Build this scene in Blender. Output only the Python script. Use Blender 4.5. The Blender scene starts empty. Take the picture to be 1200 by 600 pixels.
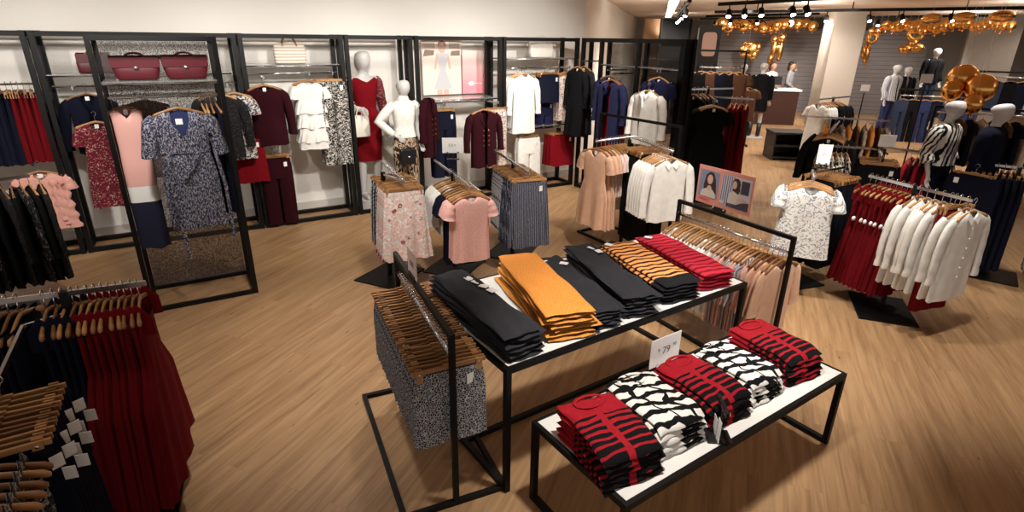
import bpy, math, random
from mathutils import Vector, Matrix
RND = random.Random(11)
SC = bpy.context.scene
COL = SC.collection
PI = math.pi
sin, cos, rad = math.sin, math.cos, math.radians

# ------------------------------------------------------------------ camera
H_CAM = 2.5; F_PX = 655.0
cp, sp = cos(rad(21.4)), sin(rad(21.4)); cr, sr = cos(rad(.8)), sin(rad(.8))
FW = Vector((0, cp, -sp)); RT0 = Vector((1, 0, 0)); UP0 = Vector((0, sp, cp))
RT = cr * RT0 + sr * UP0; UP = -sr * RT0 + cr * UP0
cam_data = bpy.data.cameras.new('camera'); cam = bpy.data.objects.new('camera', cam_data); COL.objects.link(cam)
M = Matrix.Identity(4)
for i in range(3):
    M[i][0] = RT[i]; M[i][1] = UP[i]; M[i][2] = -FW[i]
M[0][3], M[1][3], M[2][3] = 0, 0, H_CAM
cam.matrix_world = M
cam_data.sensor_width = 36; cam_data.lens = 36 * F_PX / 1200; cam_data.clip_end = 200; cam_data.clip_start = .05
SC.camera = cam
def at(px, py, z):
    d = FW * F_PX + RT * (px - 600) - UP * (py - 300)
    t = (z - H_CAM) / d.z
    return Vector((d.x * t, d.y * t, z))
def atd(px, py, Y):
    d = FW * F_PX + RT * (px - 600) - UP * (py - 300)
    t = Y / d.y
    return Vector((d.x * t, Y, H_CAM + d.z * t))

# ------------------------------------------------------------------ materials
def lin(c):
    return tuple(((x / 255) / 12.92 if x / 255 <= .04045 else ((x / 255 + .055) / 1.055) ** 2.4) for x in c) + (1,)
class NT:
    def __init__(s, name, rough=.8, metal=0, spec=.5):
        s.m = bpy.data.materials.new(name); s.m.use_nodes = True
        s.t = s.m.node_tree; s.b = s.t.nodes['Principled BSDF']
        s.b.inputs['Roughness'].default_value = rough; s.b.inputs['Metallic'].default_value = metal
        s.b.inputs['Specular IOR Level'].default_value = spec
        s._uv = None
    def n(s, typ, **kw):
        nd = s.t.nodes.new(typ)
        for k, v in kw.items():
            if k[0] == '_': setattr(nd, k[1:], v)
            else:
                nd.inputs[k.replace('_', ' ')].default_value = v
        return nd
    def l(s, a, b): s.t.links.new(a, b)
    def uv(s, scale=(1, 1, 1), rot=0, loc=(0, 0, 0), coord='UV'):
        if s._uv is None: s._uv = s.n('ShaderNodeTexCoord')
        mp = s.n('ShaderNodeMapping'); mp.inputs['Scale'].default_value = scale; mp.inputs['Rotation'].default_value = (0, 0, rot)
        mp.inputs['Location'].default_value = loc
        s.l(s._uv.outputs[coord], mp.inputs['Vector']); return mp.outputs['Vector']
    def mix(s, fac, a, b):
        nd = s.t.nodes.new('ShaderNodeMix'); nd.data_type = 'RGBA'
        for inp, v in ((nd.inputs[0], fac), (nd.inputs[6], a), (nd.inputs[7], b)):
            if hasattr(v, 'links') or hasattr(v, 'node'): s.l(v, inp)
            else: inp.default_value = v
        return nd.outputs[2]
    def math(s, op, a, b=0.0):
        nd = s.t.nodes.new('ShaderNodeMath'); nd.operation = op
        for i, v in enumerate((a, b)):
            if hasattr(v, 'node'): s.l(v, nd.inputs[i])
            else: nd.inputs[i].default_value = v
        return nd.outputs[0]
    def base(s, v):
        if hasattr(v, 'node'): s.l(v, s.b.inputs['Base Color'])
        else: s.b.inputs['Base Color'].default_value = v
    def bump(s, h, strength=.2, dist=.01):
        b = s.n('ShaderNodeBump'); b.inputs['Strength'].default_value = strength; b.inputs['Distance'].default_value = dist
        s.l(h, b.inputs['Height']); s.l(b.outputs['Normal'], s.b.inputs['Normal'])
    def noise(s, vec, scale, detail=2, rough=.5, dist=0):
        nd = s.n('ShaderNodeTexNoise'); nd.inputs['Scale'].default_value = scale; nd.inputs['Detail'].default_value = detail
        nd.inputs['Roughness'].default_value = rough; nd.inputs['Distortion'].default_value = dist
        s.l(vec, nd.inputs['Vector']); return nd.outputs['Fac']
    def vor(s, vec, scale, feature='F1'):
        nd = s.n('ShaderNodeTexVoronoi'); nd.feature = feature; nd.inputs['Scale'].default_value = scale
        s.l(vec, nd.inputs['Vector']); return nd
    def wave(s, vec, scale, dist=0, dscale=1, direction='X', detail=2):
        nd = s.n('ShaderNodeTexWave'); nd.bands_direction = direction; nd.inputs['Scale'].default_value = scale
        nd.inputs['Distortion'].default_value = dist; nd.inputs['Detail Scale'].default_value = dscale; nd.inputs['Detail'].default_value = detail
        s.l(vec, nd.inputs['Vector']); return nd.outputs['Fac']
    def sep(s, vec):
        nd = s.n('ShaderNodeSeparateXYZ'); s.l(vec, nd.inputs[0]); return nd.outputs
def plain(name, col, rough=.5, metal=0, spec=.5, vary=0, vscale=8, coord='Object'):
    t = NT(name, rough, metal, spec)
    if vary:
        f = t.noise(t.uv(coord=coord), vscale, 3)
        c = lin(col); d = tuple(x * (1 - vary) for x in c[:3]) + (1,)
        t.base(t.mix(f, d, c))
    else: t.base(lin(col))
    return t.m
def fabric(name, col, bump=.25, weave=350, rough=.95):
    t = NT(name, rough, 0, .12); c = lin(col)
    v = t.uv()
    f = t.noise(v, 14, 3)
    t.base(t.mix(f, tuple(x * .82 for x in c[:3]) + (1,), tuple(min(1, x * 1.1) for x in c[:3]) + (1,)))
    t.bump(t.noise(v, weave, 1), bump, .002)
    return t.m
def layered(name, base, layers, rough=.9):
    """layers: (colour, function(nt) -> factor socket)"""
    t = NT(name, rough, 0, .25); c = lin(base)
    for col, fn in layers: c = t.mix(fn(t), c, lin(col))
    t.base(c); return t.m
def spots(scale, thr, off=(0, 0, 0), soft=None):
    def f(t):
        v = t.vor(t.uv(loc=off), scale)
        return t.math('LESS_THAN', v.outputs['Distance'], thr)
    return f
def blotch(scale, thr, off=(0, 0, 0), stretch=(1, 1, 1), dist=1.5):
    return lambda t: t.math('GREATER_THAN', t.noise(t.uv(scale=stretch, loc=off), scale, 2, .5, dist), thr)
def bands(scale, thr, direction='X', dist=0, dscale=1, rot=0):
    return lambda t: t.math('GREATER_THAN', t.wave(t.uv(rot=rot), scale, dist, dscale, direction), thr)

m_black = plain('black_powder_coated_steel', (9, 8, 8), .5, 0, .25)
m_chrome = plain('chrome', (215, 215, 218), .18, 1)
m_wood = None
def mk_wood():
    t = NT('hanger_wood', .4); v = t.uv(scale=(1, 12, 12), coord='Object')
    f = t.noise(v, 6, 3)
    oi = t.n('ShaderNodeObjectInfo')
    c = t.mix(f, lin((134, 85, 44)), lin((190, 138, 84)))
    c2 = t.mix(oi.outputs['Random'], t.mix(.35, c, lin((222, 172, 112))), t.mix(.75, c, lin((92, 56, 28))))
    t.base(c2); return t.m
m_wood = mk_wood()
m_white_paint = plain('white_laminate', (240, 238, 232), .35, vary=.03)
m_paper = plain('white_card', (246, 245, 242), .6)
m_tag = plain('paper_tag', (240, 238, 234), .7)
m_dark_plastic = plain('dark_plastic', (22, 22, 24), .4)
m_clear = NT('clear_glass', .03).m
def mk_glass():
    t = NT('shelf_glass', .05); t.b.inputs['Transmission Weight'].default_value = .85; t.b.inputs['IOR'].default_value = 1.15
    t.base(lin((225, 232, 230))); return t.m
m_glass = mk_glass()
def mk_mesh():
    t = NT('dark_perforated_metal', .5, .3); t.base(lin((74, 70, 68)))
    v = t.vor(t.uv(coord='Object'), 210)
    hole = t.math('LESS_THAN', v.outputs['Distance'], .54)
    tr = t.n('ShaderNodeBsdfTransparent'); mx = t.n('ShaderNodeMixShader')
    t.l(hole, mx.inputs[0]); t.l(t.b.outputs[0], mx.inputs[1]); t.l(tr.outputs[0], mx.inputs[2])
    t.l(mx.outputs[0], t.t.nodes['Material Output'].inputs['Surface']); return t.m
m_mesh = mk_mesh()
m_mann = plain('mannequin_gloss_white', (198, 195, 192), .4)
m_gold = plain('gold_foil', (232, 172, 96), .22, 1)
m_skin = plain('skin', (196, 146, 118), .55, vary=.1)
m_hair = plain('dark_hair', (38, 24, 18), .6, vary=.3)
m_hair_red = plain('auburn_hair', (86, 34, 26), .6, vary=.3)

F = {}
for k, c in dict(navy=(19, 21, 37), black=(17, 17, 19), wine=(96, 20, 32), maroon=(46, 11, 19), red=(118, 13, 23), dkred=(102, 11, 19), white=(232, 229, 222),
                 cream=(222, 212, 196), pink=(222, 164, 150), peach=(226, 182, 152), blush=(226, 186, 172), orange=(236, 146, 52), charcoal=(52, 52, 56), grey=(150, 150, 155),
                 blue=(44, 50, 84), ink=(32, 34, 62), brown=(84, 56, 40), denim=(48, 55, 76), crimson=(172, 30, 46), stone=(190, 182, 170)).items():
    F[k] = fabric('fabric_' + k, c)
F['orange'] = (lambda t: (t.base(t.mix(t.noise(t.uv(), 95, 1), lin((208, 104, 20)), lin((255, 182, 84)))), t.bump(t.noise(t.uv(), 160, 1), .6, .004), t.m)[-1])(NT('fabric_orange_knit', .9))
F['floral_pink'] = layered('floral_pink', (224, 184, 176), [((204, 206, 198), blotch(22, .54)), ((236, 228, 220), blotch(26, .57, (3, 1, 0))), ((146, 156, 148), blotch(46, .66, (5, 2, 0))), ((136, 40, 54), lambda t: t.math('MULTIPLY', spots(8, .20)(t), blotch(60, .45)(t))), ((60, 24, 34), spots(8, .06))])
F['floral_maroon'] = layered('floral_maroon', (104, 26, 40), [((206, 170, 160), blotch(42, .62)), ((60, 20, 30), blotch(30, .64, (2, 4, 0))), ((190, 120, 90), spots(26, .16))])
F['floral_white'] = layered('floral_white', (214, 212, 206), [((60, 62, 78), blotch(26, .53)), ((150, 60, 62), spots(15, .17)), ((26, 28, 36), blotch(30, .63, (1, 6, 0)))])
F['floral_multi'] = layered('floral_multi', (202, 190, 176), [((120, 70, 66), blotch(36, .58)), ((60, 66, 80), blotch(40, .62, (4, 1, 0))), ((214, 150, 140), spots(28, .22))])
F['sketch_white'] = layered('sketch_white', (230, 228, 222), [((150, 152, 162), blotch(11, .56, (0, 0, 0), (1, 1, 1), 4)), ((90, 92, 104), blotch(20, .64, (2, 2, 0), (1, 1, 1), 5)), ((206, 168, 130), spots(11, .1))])
F['tweed_blue'] = layered('tweed_blue', (46, 48, 68), [((150, 150, 160), blotch(120, .53, (0, 0, 0), (1, .4, 1), 1)), ((30, 30, 48), blotch(60, .64, (4, 0, 0), (1, .4, 1), 1))])
F['lattice_navy'] = layered('lattice_navy', (30, 32, 44), [((190, 188, 188), lambda t: t.math('LESS_THAN', t.vor(t.uv(), 84, 'DISTANCE_TO_EDGE').outputs['Distance'], .085)), ((60, 64, 88), spots(84, .16))])
F['pinstripe'] = layered('pinstripe_navy', (40, 44, 62), [((176, 178, 186), bands(20, .93, 'X', 1.6, 3))])
F['animal_print'] = layered('animal_print', (206, 200, 190), [((24, 23, 25), blotch(44, .46, (0, 0, 0), (.7, 1, 1), 2))])
F['leopard'] = layered('leopard', (186, 160, 130), [((40, 30, 26), lambda t: t.math('GREATER_THAN', t.noise(t.uv(), 38, 2, .5, 1), .50))])
F['zigzag'] = layered('zigzag', (206, 196, 182), [((30, 26, 26), bands(7, .5, 'DIAGONAL', 5, 2.4))])
F['stripe_tee'] = layered('stripe_tee', (226, 188, 178), [((236, 226, 218), bands(9, .5, 'X', .3, 1))])
F['grey_stripe'] = layered('grey_stripe', (206, 206, 208), [((120, 124, 134), bands(10, .6, 'X', .6, 1))])
F['grey_print'] = layered('grey_print', (196, 196, 200), [((74, 78, 96), blotch(30, .54, (0, 0, 0), (1, .5, 1), 2))])
F['lace_black'] = layered('lace_black', (20, 19, 21), [((58, 54, 54), blotch(60, .58))])
F['polka_pink'] = layered('polka_pink', (208, 160, 148), [((232, 214, 206), spots(36, .22))])
F['colour_block'] = layered('colour_block', (222, 170, 160), [((232, 230, 226), lambda t: t.math('LESS_THAN', t.sep(t.uv())[1], -.80)), ((30, 32, 52), lambda t: t.math('LESS_THAN', t.sep(t.uv())[1], -.95))])
F['tex_pink'] = layered('tex_pink', (226, 178, 168), [((206, 152, 144), blotch(150, .56, (0, 0, 0), (.4, 1, 1), 0))])
F['dark_print'] = layered('dark_print', (18, 18, 21), [((120, 118, 120), blotch(40, .62, (0, 0, 0), (1, .5, 1), 2))])
# folded knits (pattern measured from the middle of each folded panel)
def red_knit():
    t = NT('red_black_striped_knit', .95, 0, .2)
    x, y, z = t.sep(t.uv())
    wob = t.math('MULTIPLY', t.noise(t.uv(), 9, 1), .03)
    ph = t.math('FRACT', t.math('MULTIPLY', t.math('ADD', y, wob), 22))
    bar = t.math('GREATER_THAN', ph, t.math('ADD', t.math('MULTIPLY', y, 1.2), .5))
    ax = t.math('ABSOLUTE', t.math('ADD', x, t.math('MULTIPLY', t.noise(t.uv(loc=(3, 0, 0)), 14, 1), .02)))
    ok = t.math('MULTIPLY', t.math('GREATER_THAN', ax, .019), t.math('LESS_THAN', y, .07))
    bar = t.math('MULTIPLY', bar, ok)
    t.base(t.mix(bar, t.mix(t.noise(t.uv(), 40, 2), lin((140, 18, 30)), lin((176, 32, 44))), lin((16, 14, 16))))
    t.bump(t.noise(t.uv(), 260, 1), .4, .003); return t.m
def zebra_knit():
    t = NT('zebra_striped_knit', .92, 0, .2)
    x, y, z = t.sep(t.uv())
    ax = t.math('ABSOLUTE', x)
    wob = t.math('MULTIPLY', t.noise(t.uv(scale=(1.6, 1, 1)), 8, 1), .07)
    yy = t.math('ADD', t.math('ADD', y, t.math('MULTIPLY', x, .22)), wob)
    ph = t.math('FRACT', t.math('MULTIPLY', yy, 13))
    bar = t.math('GREATER_THAN', ph, .585)
    cx = t.math('ADD', t.math('ADD', x, t.math('MULTIPLY', y, .25)), t.math('MULTIPLY', t.math('SUBTRACT', t.noise(t.uv(), 6, 1), .5), .22))
    mid = t.math('LESS_THAN', t.math('ABSOLUTE', t.math('SUBTRACT', t.math('ABSOLUTE', cx), .055)), .0085)
    t.base(t.mix(t.math('MAXIMUM', bar, mid), lin((236, 233, 226)), lin((15, 14, 16))))
    t.bump(t.noise(t.uv(), 260, 1), .4, .003); return t.m
def bar_knit(name, a, b, k, thr, dark_from=None, dark=None):
    t = NT(name, .92, 0, .2); x, y, z = t.sep(t.uv())
    wob = t.math('MULTIPLY', t.noise(t.uv(), 7, 1), .02)
    ph = t.math('FRACT', t.math('MULTIPLY', t.math('ADD', y, wob), k))
    c = t.mix(t.math('GREATER_THAN', ph, thr), lin(a), lin(b))
    if dark: c = t.mix(t.math('LESS_THAN', y, dark_from), c, lin(dark))
    t.base(c); t.bump(t.noise(t.uv(), 260, 1), .4, .003); return t.m
F['red_knit'] = red_knit(); F['zebra_knit'] = zebra_knit()
F['amber_bars'] = bar_knit('amber_maroon_striped_knit', (238, 168, 96), (66, 16, 26), 17, .6, -.29, (26, 25, 28))
F['crimson_bars'] = bar_knit('crimson_striped_knit', (204, 48, 66), (128, 16, 34), 17, .62)

# ------------------------------------------------------------------ mesh helpers
class MB:
    def __init__(s): s.v = []; s.f = []; s.uv = []
    def add(s, p, uv=(0, 0)): s.v.append(tuple(p)); s.uv.append(uv); return len(s.v) - 1
    def box(s, c, d, rz=0, mtx=None):
        hx, hy, hz = d[0] / 2, d[1] / 2, d[2] / 2; b = len(s.v); c = Vector(c)
        R = Matrix.Rotation(rz, 3, 'Z') if mtx is None else mtx
        for x, y, z in ((-1, -1, -1), (1, -1, -1), (1, 1, -1), (-1, 1, -1), (-1, -1, 1), (1, -1, 1), (1, 1, 1), (-1, 1, 1)):
            p = c + R @ Vector((x * hx, y * hy, z * hz)); s.add(p, (x * hx + y * hy, z * hz + y * hy))
        for q in ((0, 3, 2, 1), (4, 5, 6, 7), (0, 1, 5, 4), (1, 2, 6, 5), (2, 3, 7, 6), (3, 0, 4, 7)): s.f.append(tuple(b + i for i in q))
        return s
    def bar(s, p, q, w, h=None):
        p, q = Vector(p), Vector(q); d = q - p; L = d.length; d.normalize(); h = h or w
        up = Vector((0, 0, 1)) if abs(d.z) < .9 else Vector((0, 1, 0))
        x = d.cross(up).normalized(); y = x.cross(d)
        R = Matrix((x, d, y)).transposed()
        return s.box((p + q) / 2, (w, L, h), mtx=R)
    def ring(s, pts, uvs=None):
        b = len(s.v)
        for i, p in enumerate(pts): s.add(p, uvs[i] if uvs else (0, 0))
        return b
    def stitch(s, a, b, n, closed=True):
        for i in range(n if closed else n - 1):
            j = (i + 1) % n; s.f.append((a + i, a + j, b + j, b + i))
    def tube(s, pts, r, n=8, cap=True, flat=None):
        pts = [Vector(p) for p in pts]; prev = None; first = None; nrm = None
        for i, p in enumerate(pts):
            t = (pts[min(i + 1, len(pts) - 1)] - pts[max(i - 1, 0)]).normalized()
            if nrm is None:
                nrm = t.cross(Vector((0, 0, 1)) if abs(t.z) < .9 else Vector((0, 1, 0))).normalized()
            nrm = (nrm - t * nrm.dot(t)).normalized(); bn = t.cross(nrm)
            rr = r[i] if isinstance(r, (list, tuple)) else r
            ring = [p + nrm * rr * cos(2 * PI * k / n) + bn * rr * sin(2 * PI * k / n) for k in range(n)]
            b = s.ring(ring, [(k / n * 6.28 * rr, i * .1) for k in range(n)])
            if prev is not None: s.stitch(prev, b, n)
            else: first = b
            prev = b
        if cap:
            s.f.append(tuple(first + k for k in reversed(range(n)))); s.f.append(tuple(prev + k for k in range(n)))
        return s
    def flat_tube(s, path, ab, n=14, Y=(0, 1, 0)):
        """elliptical tube: half-width a in the plane of the path, half-thickness b along Y"""
        Y = Vector(Y); pts = [Vector(p) for p in path]; prev = None; ln = 0
        for i, p in enumerate(pts):
            t = (pts[min(i + 1, len(pts) - 1)] - pts[max(i - 1, 0)]).normalized(); S = t.cross(Y).normalized()
            if i: ln += (p - pts[i - 1]).length
            a, b_ = ab[i]
            ring = [p + S * a * cos(2 * PI * k / n) + Y * b_ * sin(2 * PI * k / n) for k in range(n + 1)]
            b = s.ring(ring, [(a * 4 * k / n, -ln) for k in range(n + 1)])
            if prev is not None: s.stitch(prev, b, n + 1, False)
            prev = b
        return s
    def lathe(s, prof, n=20, c=(0, 0, 0)):
        prev = None
        for r, z in prof:
            b = s.ring([(c[0] + r * cos(2 * PI * k / n), c[1] + r * sin(2 * PI * k / n), c[2] + z) for k in range(n)], [(k / n, z) for k in range(n)])
            if prev is not None: s.stitch(prev, b, n)
            prev = b
        return s
    def ball(s, c, r, n=16, m=10):
        rx, ry, rz = r if isinstance(r, (tuple, list)) else (r, r, r); prev = None
        for j in range(m + 1):
            a = -PI / 2 + PI * j / m
            b = s.ring([(c[0] + rx * cos(a) * cos(2 * PI * k / n), c[1] + ry * cos(a) * sin(2 * PI * k / n), c[2] + rz * sin(a)) for k in range(n)], [(k / n, j / m) for k in range(n)])
            if prev is not None: s.stitch(prev, b, n)
            prev = b
        return s
    def torus(s, c, R, r, n=18, k=8, axis='y'):
        pts = []
        for i in range(n + 1):
            a = 2 * PI * i / n
            pts.append((c[0] + R * cos(a), c[1], c[2] + R * sin(a)) if axis == 'y' else (c[0] + R * cos(a), c[1] + R * sin(a), c[2]))
        return s.tube(pts, r, k, False)
    def poly(s, pts, uvs=None):
        b = s.ring(pts, uvs); s.f.append(tuple(range(b, b + len(pts)))); return s
    def mesh(s, name, mat, smooth=True):
        me = bpy.data.meshes.new(name); me.from_pydata(s.v, [], s.f)
        ul = me.uv_layers.new(name='UVMap')
        vi = [0] * len(me.loops); me.loops.foreach_get('vertex_index', vi)
        buf = []
        for i in vi: buf += s.uv[i]
        ul.data.foreach_set('uv', buf)
        if mat is not None: me.materials.append(mat)
        if smooth: me.polygons.foreach_set('use_smooth', [True] * len(me.polygons))
        me.update(); return me
    def build(s, name, mat, parent=None, smooth=False):
        return put(name, s.mesh(name, mat, smooth), parent)
def put(name, me, parent=None):
    o = bpy.data.objects.new(name, me); COL.objects.link(o)
    if parent is not None: o.parent = parent
    return o
def fit(label):
    w = label.split()
    if len(w) > 16 and w[0] == 'wooden': w = w[1:]
    while len(w) > 16 and 'the' in w:
        k = len(w) - 1 - w[::-1].index('the'); del w[k]
    return ' '.join(w)
def tag(o, label, cat, group=None):
    o['label'] = fit(label); o['category'] = cat
    if group: o['group'] = group
    return o
def thing(name, label, cat, loc=(0, 0, 0), rz=0, group=None):
    o = bpy.data.objects.new(name, None); COL.objects.link(o); o.location = loc; o.rotation_euler = (0, 0, rz); o.empty_display_size = .1
    return tag(o, label, cat, group)
def struct(o): o['kind'] = 'structure'; return o
ORD = 'first second third fourth fifth sixth seventh eighth ninth tenth eleventh twelfth thirteenth fourteenth fifteenth sixteenth seventeenth eighteenth nineteenth twentieth'.split()
def ordn(i):
    if i < 20: return ORD[i]
    t = ['twenty', 'thirty', 'forty'][(i + 1) // 10 - 2]; r = (i + 1) % 10
    return (t[:-1] + 'ieth') if r == 0 else t + '-' + ORD[r - 1]

# ------------------------------------------------------------------ cloth
def interp(rows, m):
    out = []; n = len(rows) - 1
    zs = [r[0] for r in rows]; tot = abs(zs[-1] - zs[0])
    for i in range(n):
        k = max(1, round(m * abs(zs[i + 1] - zs[i]) / tot))
        for j in range(k):
            f = j / k; out.append([a + (b - a) * f for a, b in zip(rows[i], rows[i + 1])])
    out.append(list(rows[-1])); return out
def loft(mb, rows, n=36, m=18, rip=(), seed=0, p=.8, neck=None, gap=0, start=.15, hemwave=0):
    """closed cloth tube; rows (z, half width, half thickness, cx, cy); rip = (waves, amplitude) pairs growing to the hem"""
    r = random.Random(seed); rows = [tuple(q) + (0,) * (5 - len(q)) for q in rows]
    R = interp(rows, m); z0, z1 = R[0][0], R[-1][0]; ph = [r.uniform(0, 6.28) for _ in rip]; hw = max(q[1] for q in R)
    prev = None; cnt = n + 1
    for z, a, b, cx, cy in R:
        v = (z0 - z) / (z0 - z1); ramp = max(0, (v - start) / (1 - start)) ** .7
        ring = []; uvs = []
        for k in range(cnt):
            th = -PI / 2 + gap + (2 * PI - 2 * gap) * k / n
            c, s = cos(th), sin(th)
            d = sum(am * sin(kk * th + q + 1.5 * v) for (kk, am), q in zip(rip, ph)) * ramp
            x = cx + a * math.copysign(abs(c) ** p, c) + d * c * .6
            y = cy + b * math.copysign(abs(s) ** p, s) + d * s
            zz = z
            if neck and s < 0:
                nw, drop = neck
                if abs(x) < nw: zz = min(z, z0 - drop * (1 - (abs(x) / nw) ** 1.3))
            if hemwave and v > .98: zz += hemwave * sin(5 * th + seed)
            ring.append((x, y, zz)); uvs.append((x + (0 if s < 0 else 2 * hw + .3), zz))
        bb = mb.ring(ring, uvs)
        if prev is not None: mb.stitch(prev, bb, cnt, False)
        prev = bb
    return mb
class Garment:
    def __init__(s, name, cat, me): s.name, s.cat, s.me, s.parts, s.drop = name, cat, me, [], 0
    def part(s, name, me, label=None): s.parts.append((name, me, label)); return s
    def place(s, loc, rz, label, group, sx=1.0):
        o = put(s.name, s.me); o.location = (loc[0], loc[1], loc[2] - s.drop); o.rotation_euler = (0, 0, rz); o.scale = (sx, 1, 1); tag(o, label, s.cat, group)
        for n, me, lb in s.parts:
            c = put(n, me, o)
            if lb: c['label'] = lb
        return o
def tag_mesh(x, y, z, w=.045, h=.06, rz=0.3):
    return MB().box((x, y, z), (w, .002, h), rz).mesh('price_tag', m_tag, False)
def button_mesh(x, y, z, r=.009, mat=None):
    mb = MB(); mb.lathe([(0, -.003), (r, -.003), (r, .001), (r * .7, .003), (0, .002)], 10)
    mb.v = [(x + a, y - c, z + b) for a, b, c in mb.v]
    return mb.mesh('button', mat or m_paper)
def top(name='blouse', cat='blouse', mat='pink', hw=.215, L=.62, th=.03, sleeve='short', neck=(.075, .06), rip=((5, .006), (9, .004)), hem=None, seed=1, collar=None, buttons=0,
        gap=0, sl_mat=None, btn_mat=None, tagm=True, flare=1.0, waist=None):
    if name == 'shirt': flare = 1.08
    hem = hem or hw * .98 * flare
    w1 = hw * .93 if waist is None else waist
    rows = [(-.088, .062, th * .7), (-.10, .10, th * .8), (-.125, .155, th), (-.155, hw, th * 1.05), (-.20, hw * 1.0, th * 1.1), (-.30, w1 * 1.0, th * 1.15), (-.42, w1, th * 1.1), (-L - .09, hem, th * 1.3)]
    mb = loft(MB(), rows, 40, 20, rip, seed, .75, neck, gap, hemwave=.006)
    mt = F[mat]; g = Garment(name, cat, mb.mesh(name, mt)); g.drop = .022
    sm = F[sl_mat] if sl_mat else mt
    for sgn in (-1, 1):
        if sleeve == 'short':
            path = [(sgn * (hw - .04), 0, -.165), (sgn * (hw + .01), 0, -.20), (sgn * (hw + .032), 0, -.27), (sgn * (hw + .042), 0, -.34)]; ab = [(.05, th * .8), (.062, th), (.066, th), (.07, th * 1.05)]
        elif sleeve == 'flutter':
            path = [(sgn * (hw - .03), 0, -.16), (sgn * (hw + .0), 0, -.19), (sgn * (hw + .018), 0, -.245), (sgn * (hw + .025), 0, -.30)]; ab = [(.045, th * .8), (.055, th * 1.2), (.062, th * 1.4), (.07, th * 1.6)]
        elif sleeve == 'long':
            path = [(sgn * (hw - .04), 0, -.165), (sgn * (hw + .01), 0, -.21), (sgn * (hw + .045), .0, -.32), (sgn * (hw + .06), 0, -.45), (sgn * (hw + .068), -.005, -.58), (sgn * (hw + .07), -.01, -.66)]
            ab = [(.055, th * .75), (.06, th * .9), (.056, th * .85), (.052, th * .85), (.048, th * .8), (.044, th * .75)]
        elif sleeve == 'three':
            path = [(sgn * (hw - .04), 0, -.165), (sgn * (hw + .015), 0, -.21), (sgn * (hw + .035), 0, -.32), (sgn * (hw + .055), 0, -.43), (sgn * (hw + .062), 0, -.50)]; ab = [(.055, th * .8), (.064, th), (.062, th), (.064, th), (.068, th)]
        else: continue
        # finer path
        P, A = [], []
        for i in range(len(path) - 1):
            for j in range(3):
                f = j / 3; P.append(Vector(path[i]).lerp(Vector(path[i + 1]), f)); A.append(tuple(a + (b - a) * f for a, b in zip(ab[i], ab[i + 1])))
        P.append(Vector(path[-1])); A.append(ab[-1])
        r = random.Random(seed + sgn)
        A = [(a * (1 + .025 * sin(i * 1.3 + seed)), b * (1 + .10 * sin(i * 1.7 + seed))) for i, (a, b) in enumerate(A)]
        g.part('sleeve', MB().flat_tube(P, A).mesh('sleeve', sm))
        if sleeve == 'long':
            e = Vector(path[-1]); g.part('cuff', MB().flat_tube([e + Vector((0, 0, .01)), e + Vector((0, 0, -.045))], [(.047, th * .9), (.05, th * .95)]).mesh('cuff', sm))
    if collar:
        mb = MB()
        for sgn in (-1, 1):
            y = -th * 1.25
            mb.poly([(sgn * .065, y * .6, -.078), (sgn * .012, y, -.15), (sgn * .045, y - .01, -.185), (sgn * .095, y * .9, -.125)])
            mb.poly([(sgn * .065, y * .6, -.078), (sgn * .06, th * .6, -.066), (sgn * .012, th * .8, -.066), (sgn * .012, th * .8, -.09), (sgn * .066, th * .4, -.1)])
        g.part('collar', mb.mesh('collar', F[collar] if collar in F else mt, False))
    for b in range(buttons):
        g.part('button', button_mesh(.0, -th * 1.5, -.22 - b * .09, .008, btn_mat))
    if tagm: g.part('price_tag', MB().box((0, -.004, -.125), (.04, .002, .045)).mesh('price_tag', m_tag, False))
    return g
def bottom(name='trousers', cat='trousers', mat='black', hw=.19, L=.95, th=.028, seed=1, z0=-.118, flare=1.0, band=None, tagside=1, rip=((6, .006),), tagm=True, legs=True):
    g = None
    if legs:
        cr_ = min(.26, L * .5)
        mb = loft(MB(), [(z0, hw * .92, th * .8), (z0 - .10, hw, th), (z0 - cr_, hw * 1.03, th * 1.1)], 36, 8, rip, seed, .7)
        for sgn in (-1, 1):
            loft(mb, [(z0 - cr_ + .05, hw * .52, th * 1.08, sgn * hw * .5), (z0 - cr_ - .05, hw * .5, th * 1.1, sgn * hw * .52), (z0 - L, hw * .46 * flare, th * 1.05, sgn * hw * .54)], 20, 14, ((3, .006), (5, .004)), seed + sgn, .75, start=0)
    else:
        mb = loft(MB(), [(z0, hw * .9, th * .8), (z0 - .15, hw, th * 1.1), (z0 - L, hw * flare, th * 1.8)], 64, 18, rip, seed, .72, hemwave=.008)
    g = Garment(name, cat, mb.mesh(name, F[mat]))
    wb = loft(MB(), [(z0 + .004, hw * .93, th * .9), (z0 - .035, hw * .955, th * .95)], 30, 2, (), 0, .7)
    g.part('waistband', wb.mesh('waistband', F[band or mat]))
    if tagm: g.part('price_tag', tag_mesh(tagside * hw * .55, -th * 1.25, z0 - .07))
    return g
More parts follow.
